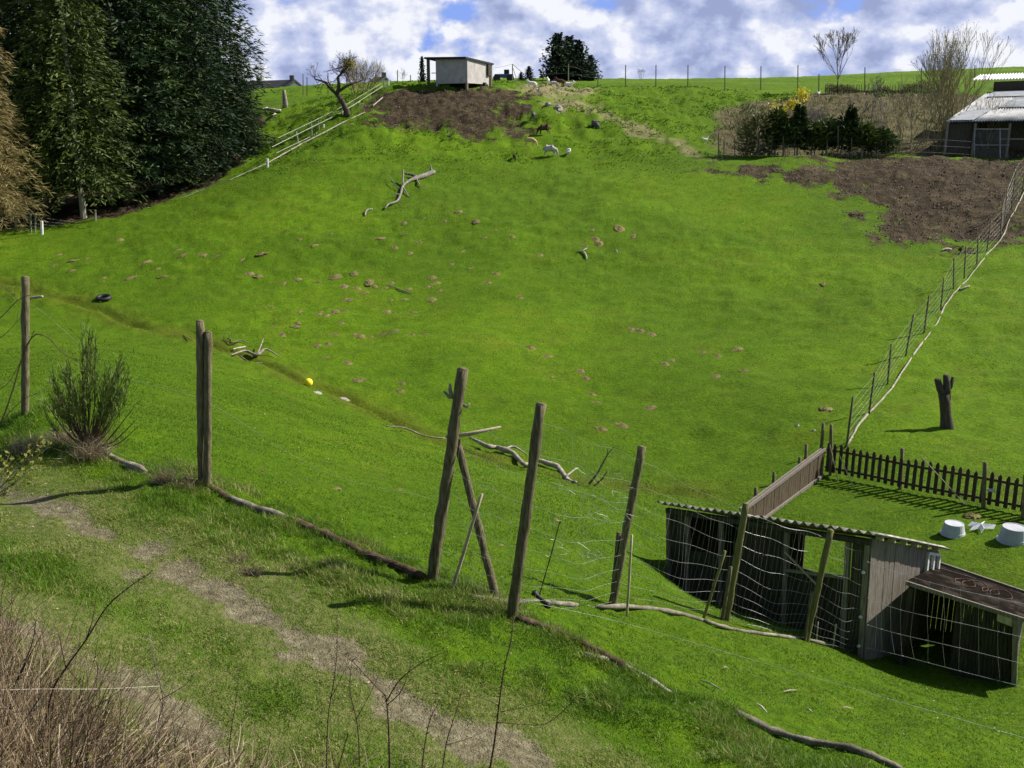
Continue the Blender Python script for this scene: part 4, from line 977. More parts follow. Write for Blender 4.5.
m_ = MB(); m_.slab([at_z(c3,z0), at_z(c0,z0), at_z(c0,zt[0]), at_z(c3,zt[2]+.1)], .12); m_.build('left_wall', M['render_grey'], hs)
fx = (c1-c0); fx.z = 0; fx.normalize(); sx_ = (c2-c1); sx_.z = 0; sx_.normalize()
ra, rb, rc = at_z(c0, zt[0]+.12)-fx*.95-sx_*.5, at_z(c1, zt[1]+.12)+fx*.12-sx_*.45, at_z(c2, zt[2]+.12)+fx*.18+sx_*.6
rd = ra+(rc-rb)
m_ = MB(); m_.slab([ra, rb, rc, rd], .14); m_.build('roof', M['roof_dark'], hs)
for q, s_ in ((at_z(c0,0)-fx*.62-sx_*.3, .10), (at_z(c1,0)-fx*.05-sx_*.05, .10), (at_z(c2,0)+sx_*.3, .09)):
    zz = gz(q.x, q.y); hi = z0+.25 if s_ == .10 and q is not None and abs(q.x-c1.x) < .5 else zt[0]
    MB().bar(at_z(q, zz-.2), at_z(q, hi if abs(q.x-c2.x) > .8 else zt[2]), .2, .2, fx).build('support_post', M['post'], hs)
m_ = MB(); q = at_z(c0, z0+1.1)-fx*.3-sx_*.25; m_.bar(q, q+fx*.45, .04, .07); m_.build('latch_board', M['whitepaint'], hs)
m_ = MB(); q = at_z(c2, z0+1.4)-sx_*.15+fx*.09; m_.box(q, fx*.08, sx_*.22, Vector((0,0,.45))); m_.build('hatch', M['plank_dark'], hs)
m_ = MB(); q = at_z(c2, z0+.15)-sx_*.9+fx*.1; m_.box(q, fx*.1, sx_*.15, Vector((0,0,.2))); m_.build('small_opening', M['roof_dark'], hs)
# stayed pole with wire
tp = empty('stayed_pole', onz(512.5, 92), 'tall thin pole with slanting stays right of the hilltop shed', 'pole')
pz = onz(512.5, 92); pt_ = P(512.5, 64, 92)
MB().tube([pz, pt_], .05, 6).build('pole', M['deadwood'], tp)
MB().tube([pt_, P(524,74,92.5)], .03, 4).build('stay', M['deadwood'], tp); MB().tube([P(513,68,92), onz(519, 91)], .03, 4).build('stay', M['deadwood'], tp)
MB().tube(curve3([P(495,68,90), P(503,66.5,91), pt_], 3), .018, 3).build('wire', M['wire'], tp)
# parked farm machine
fm = empty('farm_trailer', onz(503, 100), 'small bluish farm machine standing behind the crest between shed and pole', 'machine')
def bx(c_, hx, hy, hz): return MB().box(c_, Vector((hx,0,0)), Vector((0,hy,0)), Vector((0,0,hz)))
mz = onz(503, 100); 
bx(mz+Vector((.1,0,.6)), .9, .6, .16).build('body', M['machine'], fm, bevel=.05); bx(mz+Vector((.35,0,.95)), .25, .45, .22).build('cab', M['roof_dark'], fm, bevel=.05)
for sx in (-.6, .7):
    for sy in (-.55, .55): MB().tube([mz+Vector((sx,sy-.1,.35)), mz+Vector((sx,sy+.1,.35))], .36, 14).build('wheel', M['dark'], fm)
# far houses
def house(px, Y, px0, px1, ridge_y, eave_y, label, wallmat, chim=None):
    g_ = onz(px, Y); root = empty('far_house', g_, label, 'house', 'houses behind the crest'); a, b = P(px0, eave_y, Y), P(px1, eave_y, Y); zr = P(px, ridge_y, Y).z; ze = a.z; W_ = (b.x-a.x); D_ = 4.0
    gzl = gz(a.x, Y)-1.5
    m_ = MB(); i = 0
    L0 = [Vector((a.x,Y,gzl)), Vector((b.x,Y,gzl)), Vector((b.x,Y,ze)), Vector((a.x,Y,ze))]
    m_.slab(L0, .3); m_.build('front_wall', wallmat, root)
    m_ = MB(); m_.v += [Vector((b.x,Y+.01,gzl)), Vector((b.x,Y+D_*2,gzl)), Vector((b.x,Y+D_*2,ze)), Vector((b.x,Y+D_,zr)), Vector((b.x,Y+.01,ze))]; m_.v += [v-Vector((.3,0,0)) for v in m_.v[:5]]
    m_.f += [(0,1,2,3,4),(9,8,7,6,5)]+[(k,(k+1)%5,(k+1)%5+5,k+5)[::-1] for k in range(5)]; m_.t += [.5]*10; m_.build('gable_wall', wallmat, root)
    rm = MB(); rm.slab([Vector((a.x-.4,Y-.6,ze-.3)), Vector((b.x+.4,Y-.6,ze-.3)), Vector((b.x+.4,Y+D_,zr+.15)), Vector((a.x-.4,Y+D_,zr+.15))], .18)
    rm.slab([Vector((b.x+.4,Y+D_*2+.6,ze-.3)), Vector((a.x-.4,Y+D_*2+.6,ze-.3)), Vector((a.x-.4,Y+D_+.02,zr+.12)), Vector((b.x+.4,Y+D_+.02,zr+.12))], .18)
    rr_ = rm.build('roof', M['tile'], root)
    if chim:
        c_ = P(chim[0], chim[1], Y+D_); bx(Vector((c_.x, Y+D_, zr+.3)), .35, .35, .8).build('chimney', M['tile'], rr_)
    return root
def gable_house(px0, px1, ridge_y, base_y, Y, label, wm, ridge_len, chim):
    """gable end seen from the front with the roof ridge running left"""
    root = empty('far_house', onz((px0+px1)/2, Y), label, 'house', 'houses behind the crest')
    a, b = P(px0, base_y, Y), P(px1, base_y, Y); zr = P((px0+px1)/2, ridge_y, Y).z; zg = gz(a.x, Y)-1; mid_ = (a.x+b.x)/2
    rd_ = Vector((-.80, .60, 0)); Ln = ridge_len; sk = (b.x-a.x)*.75
    g0, g1, g2, g3, g4 = Vector((a.x,Y,zg)), Vector((b.x,Y+sk,zg)), Vector((b.x,Y+sk,a.z)), Vector((mid_,Y+sk/2,zr)), Vector((a.x,Y,a.z))
    m_ = MB(); off = rd_*.3; m_.v += [g0,g1,g2,g3,g4]; m_.v += [v+off for v in m_.v[:5]]; m_.t += [.5]*10; m_.f += [(0,1,2,3,4),(9,8,7,6,5)]+[(k,(k+1)%5,(k+1)%5+5,k+5)[::-1] for k in range(5)]; m_.build('gable_wall', wm, root)
    m_ = MB(); m_.slab([g0+rd_*Ln, g0+off, g4+off, g4+rd_*Ln], .25); m_.build('long_wall', wm, root)
    o_ = Vector((0,-.15,.1)); e_ = (g4-g3).normalized()*.6; e2 = (g2-g3).normalized()*.6
    rm = MB(); rm.slab([g4+e_+rd_*Ln+o_, g4+e_-rd_*.3+o_, g3-rd_*.3+o_, g3+rd_*Ln+o_], .2, Vector((-.5,-.3,.8)).normalized()); rm.slab([g3-rd_*.3+o_, g2+e2-rd_*.3+o_, g2+e2+rd_*Ln+o_, g3+rd_*Ln+o_], .2, Vector((.4,.3,.8)).normalized())
    rr_ = rm.build('roof', M['tile'], root)
    for c_ in chim: q = g3+rd_*Ln*c_; bx(q+Vector((0,0,.2)), .35, .35, .55).build('chimney', M['tile'], rr_)
gable_house(287, 300.5, 80, 87, 165, 'grey roofed far house with a white gable behind the left crest', M['housewhite'], 26, (.02,.33))
gable_house(377, 391, 77, 83, 170, 'second far house with a small gable behind the top of the railing', M['housewhite'], 2.2, (.05,))

# ------------------------------------------------------------------ barn on the right
bn = empty('barn', onG(990,160), 'dark open fronted barn with pale corrugated roofs at the right edge above the soil bank', 'barn')
Yb = 71.0
e0, e1 = P(945,122,Yb), P(1120,119,Yb-1); 
f0, f1 = P(988,92,Yb+7), P(1130,87,Yb+6)
nwav = 60
rf = corrugated(e0, e1, f1, f0, nwav, .05, jag=.01).build('lower_roof', M['grey_sheet'], bn, smooth=True)
m_ = MB(); nn_ = (e1-e0).cross(f0-e0).normalized(); 
def rp(s_, t_): return LV(LV(e0,e1,s_), LV(f0,f1,s_), t_)+nn_*.09
MBs = MB(); MBs.slab([rp(.02,.02), rp(.16,.02), rp(.19,.34), rp(.05,.34)], .03); MBs.build('pale_sheet', M['galv'], rf)
MB().slab([rp(.22,.40), rp(.62,.40), rp(.66,.74), rp(.26,.74)], .03).build('patch_sheet', M['grey_sheet'], rf)
MB().slab([rp(.05,.78), rp(.8,.78), rp(.8,.97), rp(.05,.97)], .03).build('pale_sheet', M['galv'], rf)
u0, u1, u2, u3 = P(972,80,Yb+7.2), P(1130,75,Yb+6.2), P(1130,69,Yb+9.5), P(980,75,Yb+10.5)
corrugated(u0, u1, u2, u3, 50, .07).build('upper_roof', M['white_sheet'], bn, smooth=True)
gz0 = gz(e0.x+2, Yb+.5)
def wallq(a, b, zt_a, zt_b, zb, nm, mat, t=.12): MB().slab([at_z(a, zb), at_z(b, zb), at_z(b, zt_b), at_z(a, zt_a)], t).build(nm, mat, bn)
wallq(f0+Vector((.5,.2,0)), f1+Vector((0,.2,0)), u0.z-.12, u1.z-.12, gz0, 'back_wall', M['plank_dark'])
wallq(f0+Vector((.3,.3,0)), e0+Vector((.5,.5,0)), f0.z-.1, e0.z-.1, gz0-.4, 'left_wall', M['plank_dark'])
wallq(e0+Vector((.5,.35,0)), P(973,120,Yb+.35), e0.z-.15, P(973,121,Yb).z-.1, gz0-.4, 'front_wall', M['plank_dark'])
wallq(P(973,120,Yb+3), P(1120,120,Yb+3), e0.z+.3, e0.z+.3, gz0-.4, 'inner_wall', M['plank_dark'])
for px in (946,973.5,1008,1028): 
    q = P(px,140,Yb+.15); MB().bar(at_z(q, gz0-.5), at_z(q, e0.z-.06), .14, .14, Vector((1,0,0))).build('post', M['plank'], bn)
cg = MB()
for t_ in (129,145,160): cg.bar(P(974,t_,Yb-.05), P(1009,t_,Yb-.05), .05, .05)
for px in (974.5,1000): cg.bar(P(px,128,Yb-.05), P(px,161,Yb-.05), .05, .05)
for k in range(36): cg.tube([P(975+k*.95,129,Yb-.08), P(975+k*.95,160,Yb-.08)], .004, 3, cap=False)
for k in range(28): cg.tube([P(975,130+k*1.08,Yb-.08), P(1009,130+k*1.08,Yb-.08)], .004, 3, cap=False)
cg.build('mesh_panel', M['wire'], bn)
MB().bar(P(1000,139,Yb+.2), P(1030,139,Yb+.2), .05, .08).build('rail', M['plank'], bn)
# garden fence along the bank
gf = empty('garden_fence', onz(800, 69), 'low post and wire fence along the foot of the garden hedge', 'fence')
for px, ty in ((719,133),(724,140),(735,138),(759,132),(772,134),(783,136),(795,130),(815,137),(827,138),(838,126),(852,138),(886,138)):
    q = onz(px, 69.2+random.uniform(-.3,.3)); MB().tube([q-Vector((0,0,.2)), P(px+random.uniform(-.5,.5), ty, q.y)], .04, 5).build('post', M['post'], gf)
wq_ = MB()
for z in (.35,.8,1.2): wq_.tube([onz(px, 69.2)+Vector((0,0,z)) for px in range(719, 970, 10)], .004, 3, cap=False)
wq_.build('wire', M['wire'], gf)
# crest fence
cf = empty('crest_fence', onz(690, 100), 'long wire fence on thin posts running along the crest against the sky', 'fence')
cps = []
for px, ty, Y in ((303,74,108),(307,77,106),(328,73,104),(397.5,70,101),(410.5,75,98),(543,67,95),(568.5,64,95.5),(598,73,97),(625.6,65,98),(656,65,98),(688,65,98),(725,66,98.5),(761,66,99),(798,65,99),(819,74,97),(865,67,98),(921.5,68,98),(975,65,98),(1030,62,98)):
    q = onz(px, Y); q.z = ground_z(q.x, q.y); t_ = P(px, ty, Y); cps.append((q, t_, px))
    MB().tube([q-Vector((0,0,.4)), t_], [.055,.045], 6).build('post', M['post'] if px != 568.5 else M['bark_pale'], cf)
wq_ = MB()
for k in range(len(cps)-1):
    if cps[k][2] in (328, 410.5): continue
    for f in (.3,.6,.92): wq_.tube([LV(cps[k][0], cps[k][1], f), LV(cps[k+1][0], cps[k+1][1], f)], .0035, 3, cap=False)
wq_.build('wire', M['wire'], cf)
# dark low hedge at the top of the garden
random.seed(90); hm = MB()
hroot = empty('dark_hedge', onz(880, 95), 'low dark bare hedge along the top of the brown garden slope', 'hedge')
for k in range(7000):
    px = random.uniform(826, 945); q = onz(px, 95) if k % 700 == 0 else q
    x = P(px, 90, 95).x; z = gz0
    hm_p = Vector((x, 95+random.uniform(-.4,.4), 0)); hm_p.z = q.z+random.random()*max(.05,.42+1.1*float(fbm(np.array([x*.8]),np.array([3.]),5,3)[0]))-.1; spray(hm, hm_p, rv(1)+Vector((0,0,.6)), .3, .012, random.random()*.4, 0)
hm.build('twigs', M['dry'], hroot, tint=True)
sm = MB(); 
for k in range(40): px = 826+k*3; x = P(px, 90, 95).x; sm.tube([Vector((x,95,q.z-.5)), Vector((x+random.uniform(-.1,.1),95,q.z+.6))], .03, 4)
sm.build('stems', M['bark'], hroot)

# ------------------------------------------------------------------ white railing on the left slope
rl_ = empty('hill_railing', onG(323,134), 'pale wooden railing of three rails climbing to the hilltop from the wood', 'railing')
def yl(px): return np.interp(px, [180,254,300,345,388,400], [66.5,68.5,75,81,88.5,89])
def rline(pxs, r, nm, mat):
    pp = [P(a, b_, float(yl(a))-.0) for a, b_ in pxs]; m_ = MB(); m_.tube(pp, r, 5); m_.build(nm, mat, rl_)
rline([(278,138),(310.3,122.7),(346,104.7),(381,83.6)], .03, 'rail', M['rail'])
rline([(272,147),(298,134),(340,113.3),(360,101.6)], .03, 'rail', M['rail'])
rline([(345,110),(362,99.5),(383,86)], .03, 'rail', M['rail'])
rline([(276,153),(310,137),(341.5,118.8),(360,108),(382,91)], .025, 'rail', M['rail'])
kb = [(183,198.7),(205,190),(230,181),(250,172),(265,165.6),(282,156),(302.5,144.5),(322.8,134.4),(340,125),(365,113.3)]
pp = [G(a, b_) for a, b_ in kb]; 
m_ = MB()
m_.tube([p+Vector((0,0,.08)) for p in pp], [.02,.02,.02,.03,.04,.045,.05,.05,.05,.04], 6); m_.build('base_board', M['bleached'], rl_)
q0, q1 = G(373,107), G(383,98.5); MB().tube([q0+Vector((0,0,.1)), q1+Vector((0,0,.1))], .045, 6).build('base_board', M['bleached'], rl_)
for b_, t_, r in (((299,143),(296,131),.06),((312,136),(311,121),.06),((320,133),(318,121),.05),((323.6,134.5),(323.4,124),.09),((343,121),(342,105),.05),((353,119),(353,112),.05),((371,108),(369.5,95),.06),((267.5,166),(267.2,158.5),.09),((388.5,92),(388.4,79),.09),((385,93),(384,82),.07)):
    q = P(b_[0], b_[1], float(yl(b_[0]))); MB().tube([q-Vector((0,0,.4)), P(t_[0], t_[1], q.y)], r, 6).build('post', M['rail'] if r < .08 else M['whitepaint'], rl_)
# small fence and white post by the wood
sf = empty('small_fence', onG(31,233), 'short pale rail fence at the left edge below the wood', 'fence')
for b_, t_ in (((15.6,230),(15.6,211.6)),((31,233),(30.5,214)),((35,233),(35.6,213.5))):
    q = onG(*b_); MB().tube([q, top(q, *t_)], .05, 6).build('post', M['rail'], sf)
q = onG(20,231).y; MB().tube([P(-8,223,q), P(0,220,q), P(15.6,212,q), P(36,214.4,q)], .05, 5).build('rail', M['rail'], sf)
wn = MB()
for k in range(5): wn.tube([P(-8,224+k*2,q), P(16,215+k*3.2,q), P(36,217+k*3.4,q), P(75,222+k*3,q+2)], .007, 3, cap=False)
wn.build('netting', M['wire'], sf)
q = onG(42,234.5); tag(MB().tube([q, top(q,41.6,221)], .09, 7).build('short_post', M['whitepaint'], origin=q), 'short white post standing on its own beside the small fence', 'post')
q = onG(95.5,222.5); tag(MB().tube([q, top(q,95.3,210)], .06, 7).build('thin_post', M['bark_pale'], origin=q), 'thin pale post to the right of the olive conifer trunk', 'post')
# ------------------------------------------------------------------ sheep and goats
def animal_mesh(name, joints, edges, mat, sub_=2):
    """joints: (x, y, z, radius); one continuous skin"""
    me = bpy.data.meshes.new(name); me.from_pydata([j[:3] for j in joints], edges, []); o = bpy.data.objects.new(name, me); C.objects.link(o)
    sk = o.modifiers.new('skin', 'SKIN'); ss_ = o.modifiers.new('sub', 'SUBSURF'); ss_.levels = sub_; ss_.render_levels = sub_
    for v, j in zip(me.skin_vertices[0].data, joints): v.radius = (j[3] if len(j) < 5 else j[3], j[3] if len(j) < 5 else j[4])
    me.skin_vertices[0].data[0].use_root = True
    dg = bpy.context.evaluated_depsgraph_get(); m2 = bpy.data.meshes.new_from_object(o.evaluated_get(dg)); bpy.data.objects.remove(o)
    m2.materials.clear(); m2.materials.append(mat); m2.polygons.foreach_set('use_smooth', [True]*len(m2.polygons)); return m2
def beast(kind, pose, mat, legmat=None):
    """nose along +X, about 1.15 m long; kind sheep / goat"""
    fat = {'sheep':1.0, 'goat':.80, 'lamb':.62}[kind]; wr = .27*fat
    J = [(0,0,.62,wr*1.05), (.25,0,.64,wr), (.42,0,.66,wr*.8), (-.25,0,.62,wr*1.1), (-.45,0,.60,wr*.85), (-.56,0,.56,wr*.35)]
    E = [(0,1),(1,2),(0,3),(3,4),(4,5)]
    if pose == 'graze': nk = [(.58,0,.50,.13*fat+.03),(.68,0,.26,.075),(.74,0,.12,.06),(.80,0,.04,.038)]
    elif pose == 'lie': nk = [(.55,0,.80,.13*fat+.03),(.63,0,.93,.08),(.72,0,.90,.065),(.83,0,.84,.042)]
    else: nk = [(.56,0,.80,.13*fat+.03),(.62,0,.97,.08),(.72,0,.96,.068),(.85,0,.88,.042)]
    b0 = len(J); J += nk; E += [(2,b0),(b0,b0+1),(b0+1,b0+2),(b0+2,b0+3)]
    hp = Vector(nk[1][:3])
    for s_ in (-1, 1):
        i = len(J); J += [(hp.x-.02, s_*.09, hp.z+.03, .028), (hp.x-.05, s_*.17, hp.z+.01, .02)]; E += [(b0+1,i),(i,i+1)]
        if kind == 'goat': i = len(J); J += [(hp.x-.03, s_*.035, hp.z+.10, .02), (hp.x-.13, s_*.05, hp.z+.18, .01)]; E += [(b0+1,i),(i,i+1)]
    for s_ in (-1, 1):
        if pose == 'lie': leg = [(.42,s_*.13,.45,.06),(.50,s_*.14,.40,.035),(.36,s_*.15,.38,.025)]; hl = [(-.35,s_*.17,.46,.08),(-.2,s_*.20,.42,.04),(-.4,s_*.2,.38,.028)]
        else:
            st = s_*.05
            leg = [(.38+st*.5,s_*.11,.42,.065),(.37+st,s_*.11,.22,.036),(.38+st*1.4,s_*.11,.10,.028),(.40+st*1.4,s_*.11,.0,.034)]
            hl = [(-.38-st*.5,s_*.12,.44,.085),(-.33-st,s_*.12,.30,.048),(-.43-st,s_*.12,.18,.032),(-.41-st,s_*.12,.0,.034)]
        i = len(J); J += leg; E += [(2,i)]+[(i+k,i+k+1) for k in range(len(leg)-1)]
        i = len(J); J += hl; E += [(4,i)]+[(i+k,i+k+1) for k in range(len(hl)-1)]
    i = len(J); J += [(-.62,0,.48,.035),(-.63,0,.36,.02)]; E += [(5,i),(i,i+1)]
    if pose == 'lie': J = [(a, b_, c-.36, *r) for a, b_, c, *r in J]
    return animal_mesh('body', J, E, mat)
def place_beast(name, label, px, py, length_px, face, me, cat, group):
    g_ = onG(px, py); t_ = g_.y*CP-g_.z*SP; L = length_px*t_/F; s_ = L/1.3
    o = bpy.data.objects.new(name, me); C.objects.link(o); o.location = g_-Vector((0,0,.03)); o.scale = (s_,)*3
    hx = gz(g_.x+math.cos(face)*.4, g_.y+math.sin(face)*.4)-gz(g_.x-math.cos(face)*.4, g_.y-math.sin(face)*.4)
    o.rotation_euler = (0, -math.atan2(hx, .8)*.8, face); tag(o, label, cat, group); return o
GS, GT = 'sheep on the upper slope', 'goats on the hilltop'
place_beast('sheep', 'big pale grey sheep grazing with its head to the right', 549.5, 156.5, 15, R(-12), beast('sheep','graze',M['wool_grey']), 'sheep', GS)
place_beast('sheep', 'small white sheep to the right of the big grey one, rump towards us', 568.8, 156, 9, R(70), beast('sheep','graze',M['wool_white']), 'sheep', GS)
place_beast('sheep', 'dark brown sheep grazing with its head to the left', 544.5, 137, 14, R(192), beast('sheep','graze',M['wool_brown']), 'sheep', GS)
place_beast('goat', 'slim tan and cream goat grazing above the black kid', 530, 149, 13, R(-15), beast('goat','graze',M['wool_tan']), 'goat', GS)
place_beast('goat_kid', 'small black kid facing down the slope, lowest on the left', 514.5, 159.5, 9, R(-80), beast('goat','graze',M['wool_dark']), 'goat', GS)
place_beast('goat', 'black headed grey goat walking down just below the bank', 533.3, 120, 12, R(-95), beast('goat','stand',M['wool_slate']), 'goat', GS)
place_beast('sheep', 'dark slate grey sheep under the grey rock on the soil track', 594.5, 127, 13, R(-60), beast('sheep','graze',M['wool_slate']), 'sheep', GS)
wg = beast('goat','stand',M['wool_white'])
place_beast('goat', 'white goat standing side on beside the stayed pole', 532, 88.6, 11, R(175), wg, 'goat', GT)
place_beast('goat_kid', 'small white kid in front of the white standing goat', 535, 91, 7, R(-80), wg, 'goat', GT)
place_beast('goat', 'white goat with raised head sitting in front of the firs', 548, 88.2, 9, R(-100), wg, 'goat', GT)
place_beast('goat', 'grey white goat next to the dark one in front of the firs', 553.5, 88.2, 10, R(10), beast('goat','graze',M['wool_grey']), 'goat', GT)
place_beast('goat', 'dark brown goat among the white ones in front of the firs', 560, 88.0, 11, R(170), beast('goat','stand',M['wool_brown']), 'goat', GT)
place_beast('goat', 'pale goat lying at the right end of the hilltop group', 567.5, 88.0, 12, R(5), beast('goat','lie',M['wool_white']), 'goat', GT)
def hen(px, py, lab, face):
    J = [(0,0,.22,.10),(.10,0,.26,.075),(.17,0,.36,.04),(.19,0,.42,.035),(.24,0,.41,.012),(-.12,0,.27,.06),(-.22,0,.38,.03),(.02,.05,.10,.018),(.03,.05,0,.014),(.02,-.05,.10,.018),(.03,-.05,0,.014)]
    me = animal_mesh('hen', J, [(0,1),(1,2),(2,3),(3,4),(0,5),(5,6),(0,7),(7,8),(0,9),(9,10)], M['wool_white']); g_ = onG(px, py)
    o = bpy.data.objects.new('hen', me); C.objects.link(o); o.location = g_; o.rotation_euler = (0,0,face); o.scale = (1.3,)*3; tag(o, lab, 'hen', 'white hens')
hen(705, 144, 'white hen pecking on the grass left of the garden row', R(20)); hen(538, 96, 'white hen on the bank just below the white kid', R(-60))
hen(818, 97, 'white hen at the top of the garden by the grey bush', R(40))

# ------------------------------------------------------------------ dead wood on the meadow
def branchy(name, label, parts, mat, cat='dead branch', smooth=True, grp=None):
    m_ = MB(); o0 = None
    for pxs, rr, lift in parts:
        base = [onG(a, b_) for a, b_ in pxs]
        pp = [g_+Vector((0,0,l)) for g_, l in zip(base, lift if hasattr(lift,'__len__') else [lift]*len(base))]
        if o0 is None: o0 = base[0]
        c_ = curve3(pp, 4); rads = np.interp(np.linspace(0, 1, len(c_)), np.linspace(0, 1, len(rr)), rr)
        m_.tube(c_, list(rads), 7, .12)
    return tag(m_.build(name, mat, origin=o0, smooth=smooth), label, cat, grp)
def upr(name, label, base_px, limbs, mat, cat='dead branch'):
    b_ = onG(*base_px); m_ = MB()
    for pxs, rr in limbs:
        c_ = curve3([P(a, y_, b_.y+dy) for a, y_, dy in pxs], 3); m_.tube(c_, list(np.interp(np.linspace(0,1,len(c_)), np.linspace(0,1,len(rr)), rr)), 6, .1)
    return tag(m_.build(name, mat, origin=b_, smooth=True), label, cat)
branchy('fallen_tree', 'silvery fallen dead tree with forked limbs lying across the middle of the far slope', [
 ([(434,173.5),(426,177),(417,181),(409,184),(403,188),(401,194),(398,200),(393,203.5),(388,205),(385,208)], [.13,.17,.15,.10,.085,.08,.07,.065,.06,.04], .13),
 ([(416,181),(410,178.5),(404.7,178.5)], [.09,.08,.06], .2), ([(403,187),(403.2,184),(403.6,181)], [.06,.06,.05], [.1,.3,.55]),
 ([(399,191),(394,187),(390,183)], [.035,.03,.015], [.15,.25,.3]), ([(403,189),(406,193),(409,196)], [.045,.035,.02], [.15,.1,.05]), ([(417,182),(419,186),(421,189)], [.05,.04,.02], [.15,.1,.05]), ([(401,195),(396,197),(391,197)], [.03,.025,.012], [.15,.2,.2]), ([(398,200),(402,203),(405,204)], [.03,.02,.01], [.12,.1,.05]),
 ([(432,174.5),(431,173.5),(430.5,173)], [.09,.07,.05], [.15,.35,.5])], M['silver'], 'dead tree')
branchy('dead_branch', 'short silvery branch piece lying just below the fallen dead tree', [([(372.5,208),(367,210.5),(364.6,214)], [.035,.05,.04], .06)], M['silver'])
branchy('dead_branch', 'thick twisted dead branch on the grass behind the mesh fence', [
 ([(470,442),(479,447),(488,451),(497,451),(503.5,456),(513,459),(525,466),(537,463),(548.4,467),(558,470),(568,477),(576,482)], [.025,.05,.07,.06,.08,.06,.06,.05,.07,.07,.06,.035], [.2,.2,.18,.14,.1,.08,.08,.1,.12,.1,.08,.05]),
 ([(503,456),(514,456),(527,461)], [.03,.03,.015], [.1,.2,.15]), ([(566,476),(575,474),(578,472)], [.03,.025,.015], [.1,.14,.2])], M['deadwood'])
upr('dead_sapling', 'forked dark dead branch sticking up from the grass behind the mesh fence', (590,485), [([(589,484,0),(597,474,0),(604,461,.1),(607,455,.1),(608,448,.1)], [.03,.026,.022,.015,.008]), ([(606,457,.1),(611,450,.2),(615.5,446,.2)], [.018,.014,.008]), ([(594,486,0),(602,479,0),(608,470,0)], [.025,.02,.01]), ([(606,456,.1),(614,457,.1)], [.01,.006])], M['deadwood_dark'])
branchy('dead_branch', 'crooked dark branch lying left of the yellow ball', [([(231,356),(245,352),(257,355),(266,353),(280,356)], [.02,.045,.05,.04,.015], [.06,.14,.1,.2,.06]), ([(257,355),(262,350),(264,346)], [.03,.025,.012], [.1,.3,.4]), ([(240,354),(250,358),(262,359)], [.02,.025,.012], .05)], M['deadwood'])
branchy('dead_branch', 'thin dark twig lying above the crooked branch', [([(223,340),(232,343),(241,341),(248,341)], [.012,.03,.025,.012], [.05,.15,.1,.05]), ([(232,343),(229,338),(226,336)], [.015,.012,.006], [.1,.25,.3])], M['deadwood_dark'])
branchy('split_stick', 'short pale split stick beside the thin dark twig', [([(233,348),(239,345),(245,342.5)], [.03,.04,.03], .05)], M['bleached'], 'stick')
branchy('dead_branch', 'little dark twig just right of the paired posts', [([(182,334),(187,339),(193,342)], [.01,.02,.012], .06)], M['deadwood_dark'])
branchy('lying_pole', 'thin grey pole lying on the grass left of the first leaning post', [([(386,432),(405,435),(424,438),(446,441)], [.015,.022,.022,.02], [.12,.1,.1,.1])], M['grey_log'], 'pole')
branchy('split_stick', 'pale crooked stick on the far slope right of the fallen tree', [([(578,252),(583,253),(586,256),(587,259)], [.03,.04,.04,.02], .06), ([(583,253),(587,251)], [.03,.02], .1)], M['bleached'], 'stick')
branchy('split_stick', 'white stick on the grass right of the climbing wire fence', [([(959,292.5),(964,291.5),(969,290)], [.03,.04,.03], .06)], M['bleached'], 'stick')
branchy('split_stick', 'pale stick at the lower edge of the right soil bank', [([(941,252),(946,251),(951,249.5)], [.04,.05,.04], .07)], M['bleached'], 'stick')
branchy('white_plank', 'narrow white plank by the ditch behind the lone left post', [([(29,298.5),(36,298.7),(43,298.7)], [.05,.055,.05], .06)], M['bleached'], 'plank')
branchy('split_stick', 'thin grey stick lying between molehills on the far meadow', [([(388,284),(400,290),(412,294)], [.02,.03,.02], .05)], M['grey_log'], 'stick')
branchy('log_heap', 'pale sawn log pieces lying beside the dark stump behind the wood end', [([(264,112),(272,113),(281,111.5)], [.12,.16,.14], .15), ([(275,114),(272,117)], [.14,.12], .12), ([(262,113),(268,111)], [.1,.12], .25)], M['bleached'], 'logs')
b_ = onG(285,109); tag(MB().tube([b_-Vector((0,0,.2)), P(285.3,104,b_.y), P(284.5,96,b_.y), P(284,90,b_.y)], [.3,.24,.19,.15], 9, .1).build('tree_stump', M['deadwood'], origin=b_, smooth=True), 'tall dark broken stump on the green slope behind the wood end', 'stump')
for k,(px, py, w_, lab) in enumerate([(558,110,13,'grey boulder on the bank above the dark sheep'),(548,107,8,'smaller grey boulder left of the big one on the bank'),(797.5,426,5,'dark stone left of the picket corner'),(814,431,4,'small grey stone nearer the picket corner'),(616,252,4,'dark stone alone on the far slope')]):
    mound('boulder', px, py, w_, M['stone'], lab, 'rock', .8, None, 12, .25)
for k,(px, py, w_, lab) in enumerate([(315.5,392,13,'grey flat slab at the ditch below the yellow ball'),(341.5,397,15,'longer grey flat slab right of the first at the ditch')]):
    mound('flat_stone', px, py, w_, M['stone'], lab, 'stone slab', .16, None, 14, .15)
